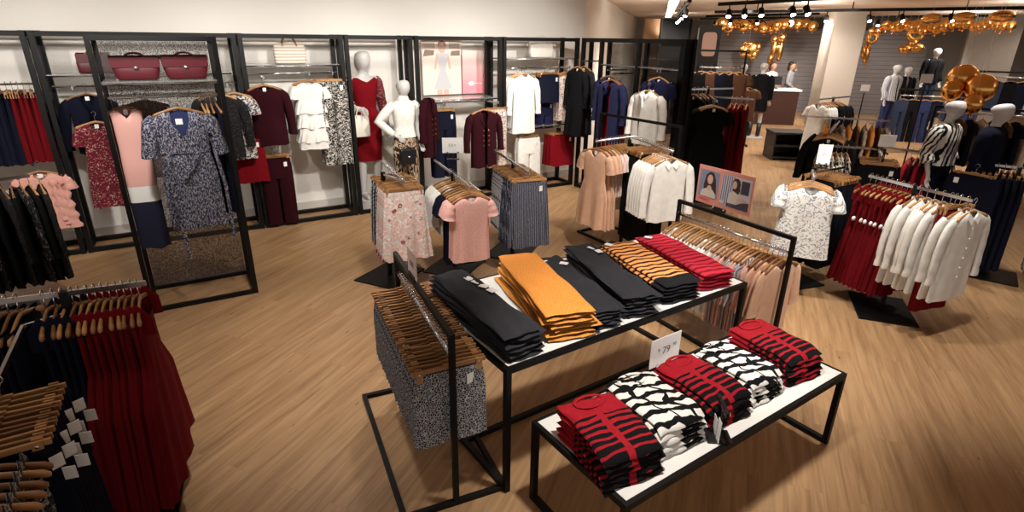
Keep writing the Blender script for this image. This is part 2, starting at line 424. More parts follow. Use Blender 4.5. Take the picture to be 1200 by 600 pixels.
def dress(mat='peach', L=1.0, hw=.2, flare=1.5, th=.035, sleeve='short', neck=(.08, .09), seed=1, rip=((6, .014), (11, .007)), straps=False, name='dress', wz=-.45, waist=.165):
    if straps:
        rows = [(-.20, hw * .8, th), (-.30, hw * .86, th), (wz, waist, th), (-.6, hw * flare * .72, th * 1.6), (-L - .1, hw * flare, th * 2.2)]
        mb = loft(MB(), rows, 60, 22, rip, seed, .8, None, hemwave=.012)
        g = Garment(name, 'dress', mb.mesh(name, F[mat]))
        for sgn in (-1, 1):
            st = MB().flat_tube([(sgn * .13, -.03, -.26), (sgn * .125, -.026, -.2), (sgn * .115, -.0, -.112), (sgn * .12, .026, -.2), (sgn * .125, .03, -.26)], [(.028, .003)] * 5, 8, (1, 0, 0))
            # broad shoulder strap over the hanger arm
            g.part('strap', MB().flat_tube([(sgn * .13, -.034, -.25), (sgn * .13, -.03, -.15), (sgn * .13, 0, -.10), (sgn * .13, .03, -.15), (sgn * .13, .034, -.25)], [(.03, .004)] * 5, 8, (1, 0, 0)).mesh('strap', F[mat]))
        return g
    g = top(name, 'dress', mat, hw, L, th, sleeve, neck, rip, hw * flare, seed, waist=waist)
    rows = [(-.088, .062, th * .7), (-.10, .10, th * .8), (-.125, .155, th), (-.155, hw, th * 1.05), (-.22, hw * .98, th * 1.1), (wz, waist, th), (wz - .2, hw * (1 + (flare - 1) * .5), th * 1.4), (-L - .09, hw * flare, th * 2)]
    g.me = loft(MB(), rows, 64, 26, rip, seed, .75, neck, start=.4, hemwave=.01).mesh(name, F[mat])
    return g

# ------------------------------------------------------------------ hangers
def hook_pts():
    pts = [(0, 0, -.088), (0, 0, -.04), (.006, 0, -.026)]
    for i in range(0, 10):
        a = -PI / 3 + (PI * 1.33) * i / 9; pts.append((.021 * cos(a), 0, .021 * sin(a) - .003))
    return pts
hook_me = MB().tube(hook_pts(), .0028, 6).mesh('hook', m_chrome)
def shoulder_hanger(w=.205):
    mb = MB(); prev = None; n = 22; k = 10
    for i in range(n + 1):
        x = -w + 2 * w * i / n; f = abs(x) / w
        z = -.095 - .062 * f ** 1.25; y = .012 * (1 - cos(f * PI / 2)) * -1
        hh = .013 + .006 * f ** 3; tt = .007 + .007 * f ** 4
        if i in (0, n): hh *= .5; tt *= .6
        b = mb.ring([(x, y + tt * cos(2 * PI * q / k), z + hh * sin(2 * PI * q / k)) for q in range(k)], [(x, q / k) for q in range(k)])
        if prev is not None: mb.stitch(prev, b, k)
        else: mb.f.append(tuple(b + q for q in reversed(range(k))))
        prev = b
    mb.f.append(tuple(prev + q for q in range(k)))
    return mb.mesh('clothes_hanger', m_wood)
def clip_hanger(w=.205):
    mb = MB(); mb.box((0, 0, -.097), (2 * w, .013, .022)); mb.box((0, 0, -.088), (.07, .012, .02))
    return mb.mesh('clip_hanger', m_wood, False)
def clip_mesh(x):
    mb = MB(); mb.box((x, -.011, -.115), (.034, .009, .07)); mb.box((x, .011, -.115), (.034, .009, .07)); return mb.mesh('clip', m_wood, False)
def stud_mesh(x):
    mb = MB(); mb.lathe([(.008, 0), (.007, .003), (0, .004)], 10); mb.v = [(x + a, -.0155 - c, -.10 + b) for a, b, c in mb.v]; return mb.mesh('stud', m_chrome)
hang_me = {'shoulder': shoulder_hanger(), 'clip': clip_hanger()}
CLIPS = [(clip_mesh(-.165), stud_mesh(-.165)), (clip_mesh(.165), stud_mesh(.165))]
def hanger(kind, loc, rz, label, group, detail=True, sx=1.0):
    o = put('clothes_hanger' if kind == 'shoulder' else 'clip_hanger', hang_me[kind]); o.location = loc; o.rotation_euler = (0, 0, rz); o.scale = (sx, 1, 1); tag(o, label, 'hanger', group)
    put('hook', hook_me, o)['label'] = 'metal hook'
    if kind == 'clip' and detail:
        for c, s_ in CLIPS:
            k = put('clip', c, o); put('stud', s_, k)
    return o
USED = {}
def hang_row(near, far, z, sets, where, end='near end', d0=.03, jit=4, hook_detail=True, group=None, with_hangers=True, reuse=None):
    """sets: list of (count, pitch, garments list, hanger kind, description, short name). Counted from the near end."""
    near, far = Vector((near[0], near[1], 0)), Vector((far[0], far[1], 0)); d = (far - near).normalized(); face = -d
    rz0 = math.atan2(face.x, -face.y); pos = d0
    for si, (cnt, pitch, gs, kind, desc, short) in enumerate(sets):
        for i in range(cnt):
            p = near + d * pos; rz = rz0 + rad(RND.uniform(-jit, jit)); pos += pitch * RND.uniform(.9, 1.1)
            g = gs[i % len(gs)]
            key = (where, short); k = USED.get(key, 0); USED[key] = k + 1
            o_ = ordn(k) + ' ' if cnt > 1 else ''
            tail = f'from the {end} of the {where}' if cnt > 1 else f'on the {where}'
            g.place((p.x, p.y, z), rz, f'{o_}{desc} {tail}', f'{desc} on the {where}')
            if with_hangers:
                hanger(kind, (p.x, p.y, z), rz + rad(RND.uniform(-jit, jit)) * .7, f'wooden hanger of the {o_}{short} {tail}', f'hangers on the {where}', hook_detail)

exec_sections = []
# ------------------------------------------------------------------ setting
WO = Vector((-2.3, 7.96, 0)); WU = Vector((cos(rad(31)), sin(rad(31)), 0)); WN = Vector((-sin(rad(31)), cos(rad(31)), 0))
def wl(s, t, z=0): return WO + WU * s + WN * t + Vector((0, 0, z))
def mk_floor():
    t = NT('wood_plank_floor', .42, 0, .4)
    v = t.uv(rot=rad(-68), coord='Object')
    def stretched(sc_):
        mp = t.n('ShaderNodeMapping'); mp.inputs['Scale'].default_value = sc_; t.l(v, mp.inputs['Vector']); return mp.outputs['Vector']
    br = t.n('ShaderNodeTexBrick'); br.inputs['Scale'].default_value = 1; br.inputs['Brick Width'].default_value = 1.9; br.inputs['Row Height'].default_value = .19
    br.inputs['Mortar Size'].default_value = .0016; br.inputs['Mortar Smooth'].default_value = .2; br.inputs['Bias'].default_value = 0; br.offset = .37
    br.inputs['Color1'].default_value = (.0, .0, .0, 1); br.inputs['Color2'].default_value = (1, 1, 1, 1); br.inputs['Mortar'].default_value = (.5, .5, .5, 1)
    t.l(v, br.inputs['Vector'])
    gv = stretched((.55, 9, 1))
    gv2 = t.n('ShaderNodeVectorMath'); gv2.operation = 'ADD'; t.l(gv, gv2.inputs[0])
    sc = t.n('ShaderNodeVectorMath'); sc.operation = 'SCALE'; sc.inputs['Scale'].default_value = 7; t.l(br.outputs['Color'], sc.inputs[0]); t.l(sc.outputs[0], gv2.inputs[1])
    g = t.noise(gv2.outputs[0], 2.2, 5, .62, .6)
    g2 = t.noise(gv2.outputs[0], 9, 3, .6)
    ramp = t.n('ShaderNodeValToRGB'); t.l(g, ramp.inputs[0])
    ramp.color_ramp.elements[0].position = .28; ramp.color_ramp.elements[0].color = lin((126, 91, 59))
    ramp.color_ramp.elements[1].position = .72; ramp.color_ramp.elements[1].color = lin((206, 168, 123))
    c = t.mix(t.math('MULTIPLY', g2, .35), ramp.outputs[0], lin((120, 84, 52)))
    tone = t.mix(br.outputs['Color'], lin((158, 122, 86)), lin((176, 140, 100)))
    c = t.mix(.30, c, tone)
    kv = t.vor(stretched((.8, 2.4, 1)), 2.3)
    c = t.mix(t.math('MULTIPLY', t.math('LESS_THAN', kv.outputs['Distance'], .05), .55), c, lin((84, 54, 32)))
    c = t.mix(t.math('MULTIPLY', br.outputs['Fac'], .22), c, lin((112, 80, 52)))
    t.base(c); t.bump(g, .06, .004); return t.m
m_floor = mk_floor()
fl = struct(MB().poly([(-14, -3, 0), (26, -3, 0), (26, 40, 0), (-14, 40, 0)]).build('floor', m_floor))
m_wall = plain('white_painted_wall', (236, 232, 224), .7, vary=.03, vscale=2)
m_ceil = plain('matt_ceiling', (222, 208, 194), .85, vary=.04, vscale=1)
struct(MB().box((6, 18.5, 3.36), (40, 43, .1)).build('ceiling', m_ceil))
corner = wl(4.56, .68); wb0 = wl(-9, .68)
def wall(name, a, b, h, mat, th=.12):
    a, b = Vector(a), Vector(b); d = (b - a).normalized(); nn = Vector((-d.y, d.x, 0))
    a = a + nn * th / 2; b = b + nn * th / 2
    return struct(MB().bar((a.x, a.y, h / 2), (b.x, b.y, h / 2), th, h).build(name, mat))
wall('wall_back', wb0, corner, 3.31, m_wall)
sb = Vector((5.3, 26.4, 0))
wall('wall_side', corner, sb, 3.31, m_wall)
m_dark = plain('far_wall_paint', (168, 158, 146), .8, vary=.2, vscale=2)
wall('wall_far', (5.0, 27.0, 0), (25.9, 22.0, 0), 3.31, m_dark)
wall('wall_right', (25.9, 22.0, 0), (25.9, -2, 0), 3.31, plain('taupe_wall', (150, 136, 122), .8))
m_skirt = plain('grey_skirting', (206, 200, 192), .5)
struct(MB().bar(wl(-9, .66, .06), wl(4.54, .66, .06), .03, .12).build('baseboard_back', m_skirt))
# grey boarded panel behind the cash desk
def mk_boards():
    t = NT('grey_weathered_boards', .7); v = t.uv(scale=(.5, .5, 10), coord='Object')
    f = t.noise(v, 4, 4, .6)
    x, y, z = t.sep(t.uv(coord='Object'))
    ln = t.math('LESS_THAN', t.math('FRACT', t.math('MULTIPLY', z, 7.0)), .08)
    c = t.mix(f, lin((84, 80, 80)), lin((142, 134, 130))); t.base(t.mix(ln, c, lin((56, 50, 48)))); return t.m
m_boards = mk_boards()
struct(MB().bar((7.3, 22.2, 1.45), (14.6, 21.2, 1.45), .1, 2.9).build('trim_1', m_boards))
struct(MB().bar((6.75, 22.3, 1.45), (7.25, 22.25, 1.45), .16, 2.9).build('trim_2', plain('brushed_steel_panel', (150, 146, 142), .35, .8)))
m_pillar = plain('pillar_paint', (184, 172, 158), .7, vary=.04, vscale=1)
pc = Vector((9.75, 17.95, 0))
struct(MB().box((pc.x, pc.y, 1.655), (.85, .85, 3.31), rad(-8)).build('column', m_pillar))
m_concrete = plain('concrete_column', (128, 116, 104), .85, vary=.18, vscale=3)
struct(MB().box((14.7, 18.6, 1.655), (1.25, .9, 3.31), rad(-30)).build('column', m_concrete))

# ------------------------------------------------------------------ display table and bench
TA = Vector((-.02, 2.55, 0)); TYAW = rad(34.4)
def table(name, label, cat, origin, yaw, L, W, h, inner=False, stretch=False):
    r = thing(name, label, cat, origin, yaw); b = .034
    # local: x along the long side, y away from the viewer
    MB().box((L / 2, W / 2, h - .012), (L - .05, W - .05, .024)).build('table_top', m_white_paint, r)
    mb = MB()
    for y in (b / 2, W - b / 2): mb.bar((0, y, h - .02), (L, y, h - .02), b, .036)
    for x in (b / 2, L - b / 2): mb.bar((x, b, h - .02), (x, W - b, h - .02), b, .036)
    mb.build('top_frame', m_black, r)
    for x in (b / 2, L - b / 2):
        for y in (b / 2, W - b / 2): MB().bar((x, y, 0), (x, y, h - .038), b).build('leg', m_black, r)
        MB().bar((x, b, .017), (x, W - b, .017), b).build('base_bar', m_black, r)
    if stretch: MB().bar((b, W * .46, .018), (L - b, W * .46, .018), b).build('stretcher', m_black, r)
    return r
table('display_table', 'tall white topped display table with black steel frame holding seven folded stacks', 'table', TA, TYAW, 2.12, 1.12, .85, stretch=True)
BA = Vector((.12, 2.52, 0)); BYAW = rad(34.6); BW = .72
BO = BA - Vector((-sin(BYAW), cos(BYAW), 0)) * BW
table('display_bench', 'low white topped bench with black steel legs in front of the tall table', 'table', BO, BYAW, 1.95, BW, .545)

def folded(w, l, h, mat, seed, droop=.0, taper=0, nx=16, ny=30, crease=.004, under=None):
    r = random.Random(seed); mb = MB(); q = [r.uniform(0, 6.28) for _ in range(8)]; wv = [r.uniform(.7, 1.3) for _ in range(4)]
    def P(i, j, side):
        u, v = -1 + 2 * i / nx, -1 + 2 * j / ny
        # bunch samples to the edges so that the folds stay round
        u = math.copysign(1 - (1 - abs(u)) ** 1.7, u); v = math.copysign(1 - (1 - abs(v)) ** 1.7, v)
        e = max(0, 1 - abs(u) ** 9) ** .5 * max(0, 1 - abs(v) ** 11) ** .5
        x = u * w / 2 * (1 + taper * v); y = v * l / 2
        x += .006 * sin(v * 3.1 * wv[0] + q[0]) + .003 * sin(v * 9 + q[1]); y += .006 * sin(u * 2.6 * wv[1] + q[2]) + .004 * sin(u * 7 + q[3])
        t = h * e
        z = h / 2 + (t / 2 if side > 0 else -t / 2)
        lump = crease * (sin(u * 4 * wv[2] + v * 6 + q[4]) * .5 + sin(v * 13 * wv[3] + u * 3 + q[5]) * .35 + sin(u * 9 - v * 8 + q[6]) * .3)
        z += lump * e * (1 if side > 0 else .6)
        if droop and v < -.55: z -= droop * ((-v - .55) / .45) ** 2
        return (x, y, z), (x + (0 if side > 0 else .002), y - (1 - e) * side * 0 - (0 if side > 0 else h * .6))
    for side in (1, -1):
        b = len(mb.v)
        for j in range(ny + 1):
            for i in range(nx + 1):
                p, uv = P(i, j, side); mb.add(p, uv)
        for j in range(ny):
            for i in range(nx):
                a = b + j * (nx + 1) + i; f = (a, a + 1, a + nx + 2, a + nx + 1); mb.f.append(f if side > 0 else f[::-1])
    me = mb.mesh('folded', F[mat])
    if under:
        me.materials.append(F[under]); h_ = len(me.polygons) // 2
        me.polygons.foreach_set('material_index', [0] * h_ + [1] * h_)
    return me
def stack(origin, yaw, s, t0, lean, w, l, h, n, mats, name, cat, desc, where, droop=0, tags=(), collar=None, offs=.006, step=0, zb=.85, lift=1.0, taper=0, spread=0, crease=.004, under=None, turn=1.6):
    """n folded garments; s = centre of the front edge along the table, t0 = front edge, lean = turn of the stack"""
    ux = Vector((cos(yaw), sin(yaw), 0)); uy = Vector((-sin(yaw), cos(yaw), 0)); a = yaw + lean
    ay = Vector((-sin(a), cos(a), 0)); front = origin + ux * s + uy * t0
    protos = [folded(w, l, h, mats[k % len(mats)], int(s * 100) + k * 7, droop, taper, crease=crease, under=under) for k in range(min(n, 4))]
    for k in range(n):
        me = protos[k % len(protos)]
        c = front + ay * (l / 2 + step * k) + ux * RND.uniform(-offs, offs) + Vector((0, 0, zb + .001 + k * h * lift))
        o = put(name, me); o.location = c; o.rotation_euler = (0, 0, a + rad(RND.uniform(-turn, turn))); o.scale = (1 + spread * (n - 1 - k) / n, 1, 1)
        pos = 'topmost of' if k == n - 1 else 'lowest of' if k == 0 else ordn(n - 1 - k) + ' from the top of'
        tag(o, f'{desc}, {pos} {where}', cat, f'{desc} of {where}')
        if k in tags:
            for (tx, ty, rz) in (tags[k] if isinstance(tags, dict) else ()):
                mb = MB(); mb.box((tx, ty, h * 1.0 + .006), (.045, .06, .003), rz); mb.build('price_tag', m_tag, o)
        if collar and k == n - 1:
            R = Matrix.Rotation(0, 3, 'Z'); pts = [(.085 * cos(q), l * .40 + .045 * sin(q), h + .004 + .006 * (sin(q) > 0)) for q in [2 * PI * i / 20 for i in range(21)]]
            cb = MB().tube(pts, .011, 8, False); cb.v = [(x, y, h + .002 + (z - h - .002) * .35) for x, y, z in cb.v]; cb.uv = [(x, y) for x, y, z in cb.v]; cb.build('collar', F[collar], o, True)
Tt = lambda *a, **k: stack(TA, TYAW, *a, **k)
Tt(.15, .03, rad(-1), .24, .95, .031, 6, ['charcoal'], 'folded_trousers', 'trousers', 'folded charcoal trousers', 'the leftmost table stack', tags={5: [(.08, .20, .3), (.09, .12, .5), (.06, .27, .1), (.1, .04, .2)], 4: [(.1, .1, .3)]}, offs=.018, droop=.012, crease=.017, turn=4)
Tt(.50, .05, rad(-14.5), .30, .98, .027, 7, ['orange'], 'folded_jumper', 'jumper', 'folded orange knitted garment', 'the orange stack', offs=.016, taper=-.04, under='maroon', crease=.006, turn=3)
Tt(.74, .04, rad(-15), .215, .93, .022, 6, ['charcoal'], 'folded_trousers', 'trousers', 'folded charcoal trousers', 'the table stack right of orange', tags={5: [(-.05, .34, .2), (.06, .28, .8)]}, offs=.014, crease=.017, turn=3)
Tt(1.05, .03, rad(-15), .235, .97, .023, 7, ['charcoal'], 'folded_trousers', 'trousers', 'folded charcoal trousers', 'the stack left of amber stripes', tags={6: [(.06, .36, .5), (.08, .28, .1)]}, offs=.014, crease=.017, turn=3)
Tt(1.43, .04, rad(-13), .30, .84, .024, 6, ['amber_bars'], 'folded_jumper', 'jumper', 'folded amber and maroon striped jumper', 'the striped table stack', offs=.009, tags={5: [(-.10, .38, .5)]}, under='charcoal', crease=.007)
Tt(1.83, .04, rad(-13), .28, .86, .026, 5, ['crimson_bars'], 'folded_jumper', 'jumper', 'folded crimson striped jumper', 'the rightmost table stack', offs=.009, tags={4: [(-.06, .36, .7)]}, crease=.007)
Bb = lambda *a, **k: stack(BO, BYAW, *a, zb=.545, **k)
kw = dict(offs=.009, droop=.03, step=.005, spread=.06, crease=.006, turn=2.5)
Bb(.14, .07, rad(-9), .33, .45, .030, 6, ['red_knit'], 'folded_jumper', 'jumper', 'folded red jumper with black bars', 'the leftmost bench stack', collar='red_knit', **kw)
Bb(.51, .09, rad(-4), .32, .44, .031, 6, ['zebra_knit'], 'folded_jumper', 'jumper', 'folded black and white jumper', 'the larger zebra stack', collar='zebra_knit', **kw)
Bb(.90, .09, rad(-3), .30, .44, .028, 6, ['red_knit'], 'folded_jumper', 'jumper', 'folded red jumper with black bars', 'the middle bench stack', collar='red_knit', **kw)
Bb(1.25, .10, rad(-3), .29, .42, .027, 6, ['zebra_knit'], 'folded_jumper', 'jumper', 'folded black and white jumper', 'the smaller zebra stack', collar='zebra_knit', **kw)
Bb(1.63, .09, rad(-6), .31, .47, .030, 6, ['red_knit'], 'folded_jumper', 'jumper', 'folded red jumper with black bars', 'the rightmost bench stack', collar='red_knit', **kw)

# signs
def text(body, size, mat, parent, loc, rot=(PI / 2, 0, 0), name='lettering'):
    c = bpy.data.curves.new(name, 'FONT'); c.body = body; c.size = size; c.align_x = 'CENTER'; c.align_y = 'CENTER'; c.extrude = .0004; c.materials.append(mat)
    tmp = bpy.data.objects.new('lettering_curve', c); COL.objects.link(tmp); bpy.context.view_layer.update()
    me = bpy.data.meshes.new_from_object(tmp.evaluated_get(bpy.context.evaluated_depsgraph_get())); me.materials.clear(); me.materials.append(mat)
    bpy.data.objects.remove(tmp); bpy.data.curves.remove(c)
    o = put(name, me, parent); o.location = loc; o.rotation_euler = rot; return o
m_ink = plain('grey_ink', (120, 116, 112), .8)
m_faint = plain('faint_print', (206, 202, 198), .7)
def price_sign(label, loc, yaw, w, h, tilt=0, big='79', sup='95', grp=None, z0=.03):
    r = thing('price_sign', label, 'sign', loc, yaw, grp)
    MB().box((0, 0, z0 + h / 2), (w, .004, h)).build('sign_card', m_paper, r)
    mb = MB(); mb.box((0, .012, .012), (w * .6, .05, .012)); mb.bar((0, .01, .012), (0, .01, z0 + .02), .012); mb.build('sign_base', m_dark_plastic, r)
    for x in (-.05, .05): MB().box((x * w / .2, -.004, z0 + .006), (.02, .014, .02)).build('sign_clip', m_chrome, r)
    if big == '-':
        for k in range(3): MB().box((-w * .16 + k * w * .13, -.003, z0 + h * .52), (w * .08, .001, h * (.2 if k < 2 else .1))).build('faint_print', m_faint, r)
    elif big:
        text(big, h * .36, m_ink, r, (w * .02, -.003, z0 + h * .5)); text(sup, h * .17, m_ink, r, (w * .30, -.003, z0 + h * .60)); text('$', h * .16, m_ink, r, (-w * .24, -.003, z0 + h * .58))
    return r
psl = BA + Vector((cos(BYAW), sin(BYAW), 0)) * 1.02 + Vector((-sin(BYAW), cos(BYAW), 0)) * -.03
price_sign('white 79.95 price card standing at the back edge of the low bench', (psl.x, psl.y, .545), rad(34.4), .27, .20)
# upright holder at the front of the bench, seen side on
hp = BO + Vector((cos(BYAW), sin(BYAW), 0)) * .74 + Vector((-sin(BYAW), cos(BYAW), 0)) * .07
r = thing('sign_holder', 'black sign holder with white cards between zebra and middle red stacks', 'sign', (hp.x, hp.y, .545), BYAW + rad(52))
MB().box((0, .0, .004), (.11, .13, .008)).build('sign_base', m_dark_plastic, r)
MB().box((-.012, .0, .10), (.006, .012, .19)).build('stem', m_dark_plastic, r)
MB().box((0, 0, .20), (.17, .016, .03)).build('clip_bar', m_dark_plastic, r)
for x in (-.07, .07): MB().ball((x, -.01, .20), .011, 10, 6).build('knob', m_chrome, r, True)
MB().box((.03, .012, .06), (.06, .002, .1)).build('white_card', m_paper, r)
MB().box((-.04, .014, .075), (.05, .002, .13)).build('white_card', m_paper, r)

# ------------------------------------------------------------------ racks
def frame_rack(label, near, far, h, bw, rail_z, name='clothes_rack', group=None, rail=True, b=.03, over=0.0):
    near, far = Vector((near[0], near[1], 0)), Vector((far[0], far[1], 0)); d = far - near; L = d.length; yaw = math.atan2(d.y, d.x)
    r = thing(name, label, 'rack', near, yaw, group)
    for x in (0, L): MB().bar((x, 0, .03), (x, 0, h - .03), b).build('post', m_black, r)
    MB().bar((-b / 2, 0, h - .015), (L + b / 2, 0, h - .015), b).build('top_bar', m_black, r)
    for x in (0, L): MB().bar((x, -bw / 2, .015), (x, bw / 2, .015), b).build('base_bar', m_black, r)
    for y in (-bw / 2, bw / 2): MB().bar((-b / 2, y, .0151), (L + b / 2, y, .0151), b).build('base_bar', m_black, r)
    if rail:
        MB().tube([(.015, 0, rail_z - .012), (L - .015, 0, rail_z - .012)], .011, 10).build('hanging_rail', m_chrome, r, True)
    return r
def floor_stand(label, foot, h, arms, plate=(.42, .34), yaw=0, name='clothes_stand', group=None, sign=None):
    r = thing(name, label, 'rack', (foot[0], foot[1], 0), yaw, group)
    mb = MB(); mb.box((0, 0, .008), (plate[0], plate[1], .016)); mb.build('base_plate', m_black, r)
    MB().bar((0, 0, .016), (0, 0, h), .034).build('post', m_black, r)
    R = Matrix.Rotation(-yaw, 3, 'Z')
    for (p, q, z) in arms:
        p = R @ (Vector((p[0], p[1], 0)) - Vector((foot[0], foot[1], 0))); q = R @ (Vector((q[0], q[1], 0)) - Vector((foot[0], foot[1], 0)))
        p.z = q.z = z - .014
        a = MB().bar(p, q, .014, .026).build('arm', m_chrome, r)
        mid = Vector((0, 0, z - .02)); n_ = p if p.length < q.length else q
        if n_.xy.length > .05: MB().bar(mid, n_, .014, .02).build('bracket', m_chrome, r)
    return r
# A: patterned shorts beside the table
Sh = [bottom('patterned_shorts', 'shorts', 'lattice_navy', .20, .45, .013, s, flare=1.08, rip=((6, .004),)) for s in (1, 2, 3)]
frame_rack('black steel rack of patterned shorts at left end of the tall table', (-.30, 2.47), (-.80, 3.58), 1.11, .60, .985)
hang_row((-.30, 2.47), (-.80, 3.58), .985, [(27, .0395, Sh, 'clip', 'navy lattice patterned shorts', 'patterned shorts')], 'rack beside the tall table', d0=.05, jit=3)
# B: blouses at the right end
Bw = [top('blouse', 'blouse', 'white', .19, .66, .013, 'short', seed=s, tagm=False) for s in (1, 2)]
Bp = [top('blouse', 'blouse', m, .19, .70, .013, 'three', seed=s, tagm=False) for m, s in (('blush', 3), ('pink', 4), ('grey_stripe', 5))]
Bpe = [top('blouse', 'blouse', 'peach', .21, .62, .016, 'three', seed=6, tagm=False)]
RBn, RBf = (2.15, 4.03), (1.56, 5.05)
frame_rack('black steel rack of pale blouses at right end of the tall table', RBn, RBf, 1.11, .60, .985)
hang_row(RBn, RBf, .985, [(3, .045, Bpe, 'shoulder', 'peach blouse', 'peach blouse'), (10, .040, Bp, 'shoulder', 'pale pink blouse', 'pink blouse'), (15, .040, Bw, 'shoulder', 'white blouse', 'white blouse')], 'rack right of table', d0=.06)
# poster on rack B
m_pk = plain('salmon_card', (214, 146, 130), .6); m_pk2 = plain('photo_backdrop', (128, 136, 158), .6); m_hairp = plain('printed_dark_hair', (50, 36, 32), .6)
m_skinp = plain('printed_skin', (206, 172, 154), .6); m_creamp = plain('printed_cream', (206, 198, 186), .6); m_darkp = plain('printed_charcoal', (62, 62, 72), .6); m_redp = plain('printed_red', (214, 62, 72), .6)
def oval(cx, cz, rx, rz, n=22, a=0): return [(cx + rx * cos(q) * cos(a) - rz * sin(q) * sin(a), cz + rx * cos(q) * sin(a) + rz * sin(q) * cos(a)) for q in [2 * PI * i / n for i in range(n)]]
def flat(mb, pts, y): return mb.poly([(x, y, z) for x, z in pts])
d_ = (Vector(RBf) - Vector(RBn)); pm = Vector(RBn) + d_ * .60
rzp = math.atan2(d_.y, d_.x) + PI
r = thing('poster_sign', 'pink poster with two photos of a woman clipped above the blouse rack', 'sign', (pm.x, pm.y, 1.115), rzp)
MB().box((0, 0, .20), (.58, .006, .33)).build('poster_card', m_pk, r)
ph = MB(); flat(ph, [(-.27, .095), (-.06, .095), (-.06, .33), (-.27, .33)], -.0035); ph.build('photo', m_pk2, r)
ph = MB(); flat(ph, [(-.03, .065), (.27, .065), (.27, .33), (-.03, .33)], -.0035); ph.build('photo', plain('printed_pale', (196, 198, 206), .6), r)
a = MB()
for i in range(6): flat(a, [(-.025 + i * .022, .07), (-.016 + i * .022, .07), (-.012 + i * .022, .328), (-.021 + i * .022, .328)], -.0042)
a.build('printed_stripes', plain('printed_slate', (96, 104, 130), .6), r)
a = MB(); flat(a, [(-.22, .20), (-.20, .29), (-.16, .322), (-.12, .315), (-.095, .26), (-.075, .14), (-.10, .12), (-.14, .17), (-.18, .17), (-.215, .16)], -.0042); flat(a, oval(.12, .27, .042, .05), -.0046); flat(a, [(.09, .20), (.10, .30), (.15, .31), (.165, .22), (.14, .17)], -.0044); a.build('printed_hair', m_hairp, r)
a = MB(); flat(a, oval(-.155, .255, .03, .042), -.0048); flat(a, [(-.17, .20), (-.14, .20), (-.12, .16), (-.19, .16)], -.0047); flat(a, oval(.105, .262, .022, .034), -.0052); flat(a, oval(.20, .155, .05, .012, a=-.3), -.0054); a.build('printed_face', m_skinp, r)
a = MB(); flat(a, [(-.25, .097), (-.235, .15), (-.19, .172), (-.155, .155), (-.12, .172), (-.085, .14), (-.075, .097)], -.0052); flat(a, [(.05, .10), (.065, .19), (.10, .21), (.15, .19), (.20, .17), (.21, .145), (.15, .15), (.14, .10)], -.0050); flat(a, oval(-.005, .095, .024, .016), -.0050); a.build('printed_blouse', m_creamp, r)
a = MB(); flat(a, [(.17, .20), (.25, .20), (.25, .31), (.17, .31)], -.0040); flat(a, [(.04, .067), (.265, .067), (.265, .14), (.20, .13), (.14, .10), (.05, .105)], -.0041); a.build('printed_furniture', m_darkp, r)
a = MB()
for k in range(7): a.tube([(-.25 + k * .018 + .007 * cos(q), -.0042, .07 + .011 * sin(q)) for q in [i * PI / 5 for i in range(8)]], .0016, 4)
a.build('red_script', m_redp, r)
MB().box((-.02, 0, .018), (.13, .02, .036)).build('clip', m_dark_plastic, r)
for x in (-.075, .035): MB().ball((x, -.012, .026), .009, 10, 6).build('knob', m_chrome, r, True)
# small card on rack A
pa = Vector((-.30, 2.47)).lerp(Vector((-.80, 3.58)), .62)
r = thing('price_card', 'small pinkish price card clipped to the shorts rack top bar', 'sign', (pa.x + .0, pa.y, 1.112), math.atan2(1.11, -.5) + PI)
MB().box((0, 0, .09), (.21, .004, .16)).build('sign_card', plain('pale_pink_card', (226, 206, 198), .6), r)
MB().box((0, 0, .012), (.12, .016, .024)).build('clip', m_dark_plastic, r)
for k in range(3): MB().box((-.03 + k * .03, -.003, .09), (.018, .001, .035)).build('faint_print', m_ink, r)
# ------------------------------------------------------------------ wall bays (local x along the wall, y into it)
WYAW = rad(31)
BAYG = 'black display bays along the white wall'
def bay(label, s0, s1, shelves=(), rails=(), arms=(), h=2.5, depth=.5):
    """shelves: (z, x0, x1); rails: (z, x0, x1, y); arms: (x, z, y0, y1) face-out arms"""
    r = thing('display_bay', label, 'display unit', wl(s0, 0), WYAW, BAYG); L = s1 - s0; pw, pd = .05, .07
    for x in (pw / 2 + .012, L - pw / 2 - .012):
        for y in (pd / 2, depth - pd / 2): MB().box((x, y, h / 2), (pw, pd, h)).build('post', m_black, r)
        for z in (.03, h - .035): MB().box((x, depth / 2, z), (pw * .8, depth - 2 * pd, .05)).build('side_bar', m_black, r)
    x0, x1 = pw + .012, L - pw - .012
    for y in (pd / 2, depth - pd / 2):
        MB().box(((x0 + x1) / 2, y, h - .03), (x1 - x0, pd * .8, .052)).build('top_bar', m_black, r)
        MB().box(((x0 + x1) / 2, y, .03), (x1 - x0, pd * .8, .05)).build('base_bar', m_black, r)
    for (z, a, b) in shelves:
        a = max(a, x0); b = min(b, x1)
        MB().box(((a + b) / 2, depth * .52, z - .008), (b - a, depth * .8, .014)).build('glass_shelf', m_glass, r)
        for y in (depth * .12, depth * .92): MB().tube([(a, y, z - .02), (b, y, z - .02)], .009, 8).build('shelf_rail', m_chrome, r, True)
    for (z, a, b, y) in rails:
        MB().tube([(max(a, x0), y, z - .012), (min(b, x1), y, z - .012)], .012, 10).build('hanging_rail', m_chrome, r, True)
    for (x, z, y0, y1) in arms:
        mb = MB(); mb.bar((x, y0, z - .012), (x, y1, z - .012), .014, .024); mb.bar((x, y0 + .004, z - .012), (x, y0 + .004, z + .02), .014, .01); mb.build('hanging_arm', m_chrome, r)
    return r
B1, B2, B3, B4, B5, B6 = (-4.62, -3.29), (-3.29, -1.28), (-1.28, .02), (.02, 1.0), (1.02, 2.47), (2.47, 3.96)
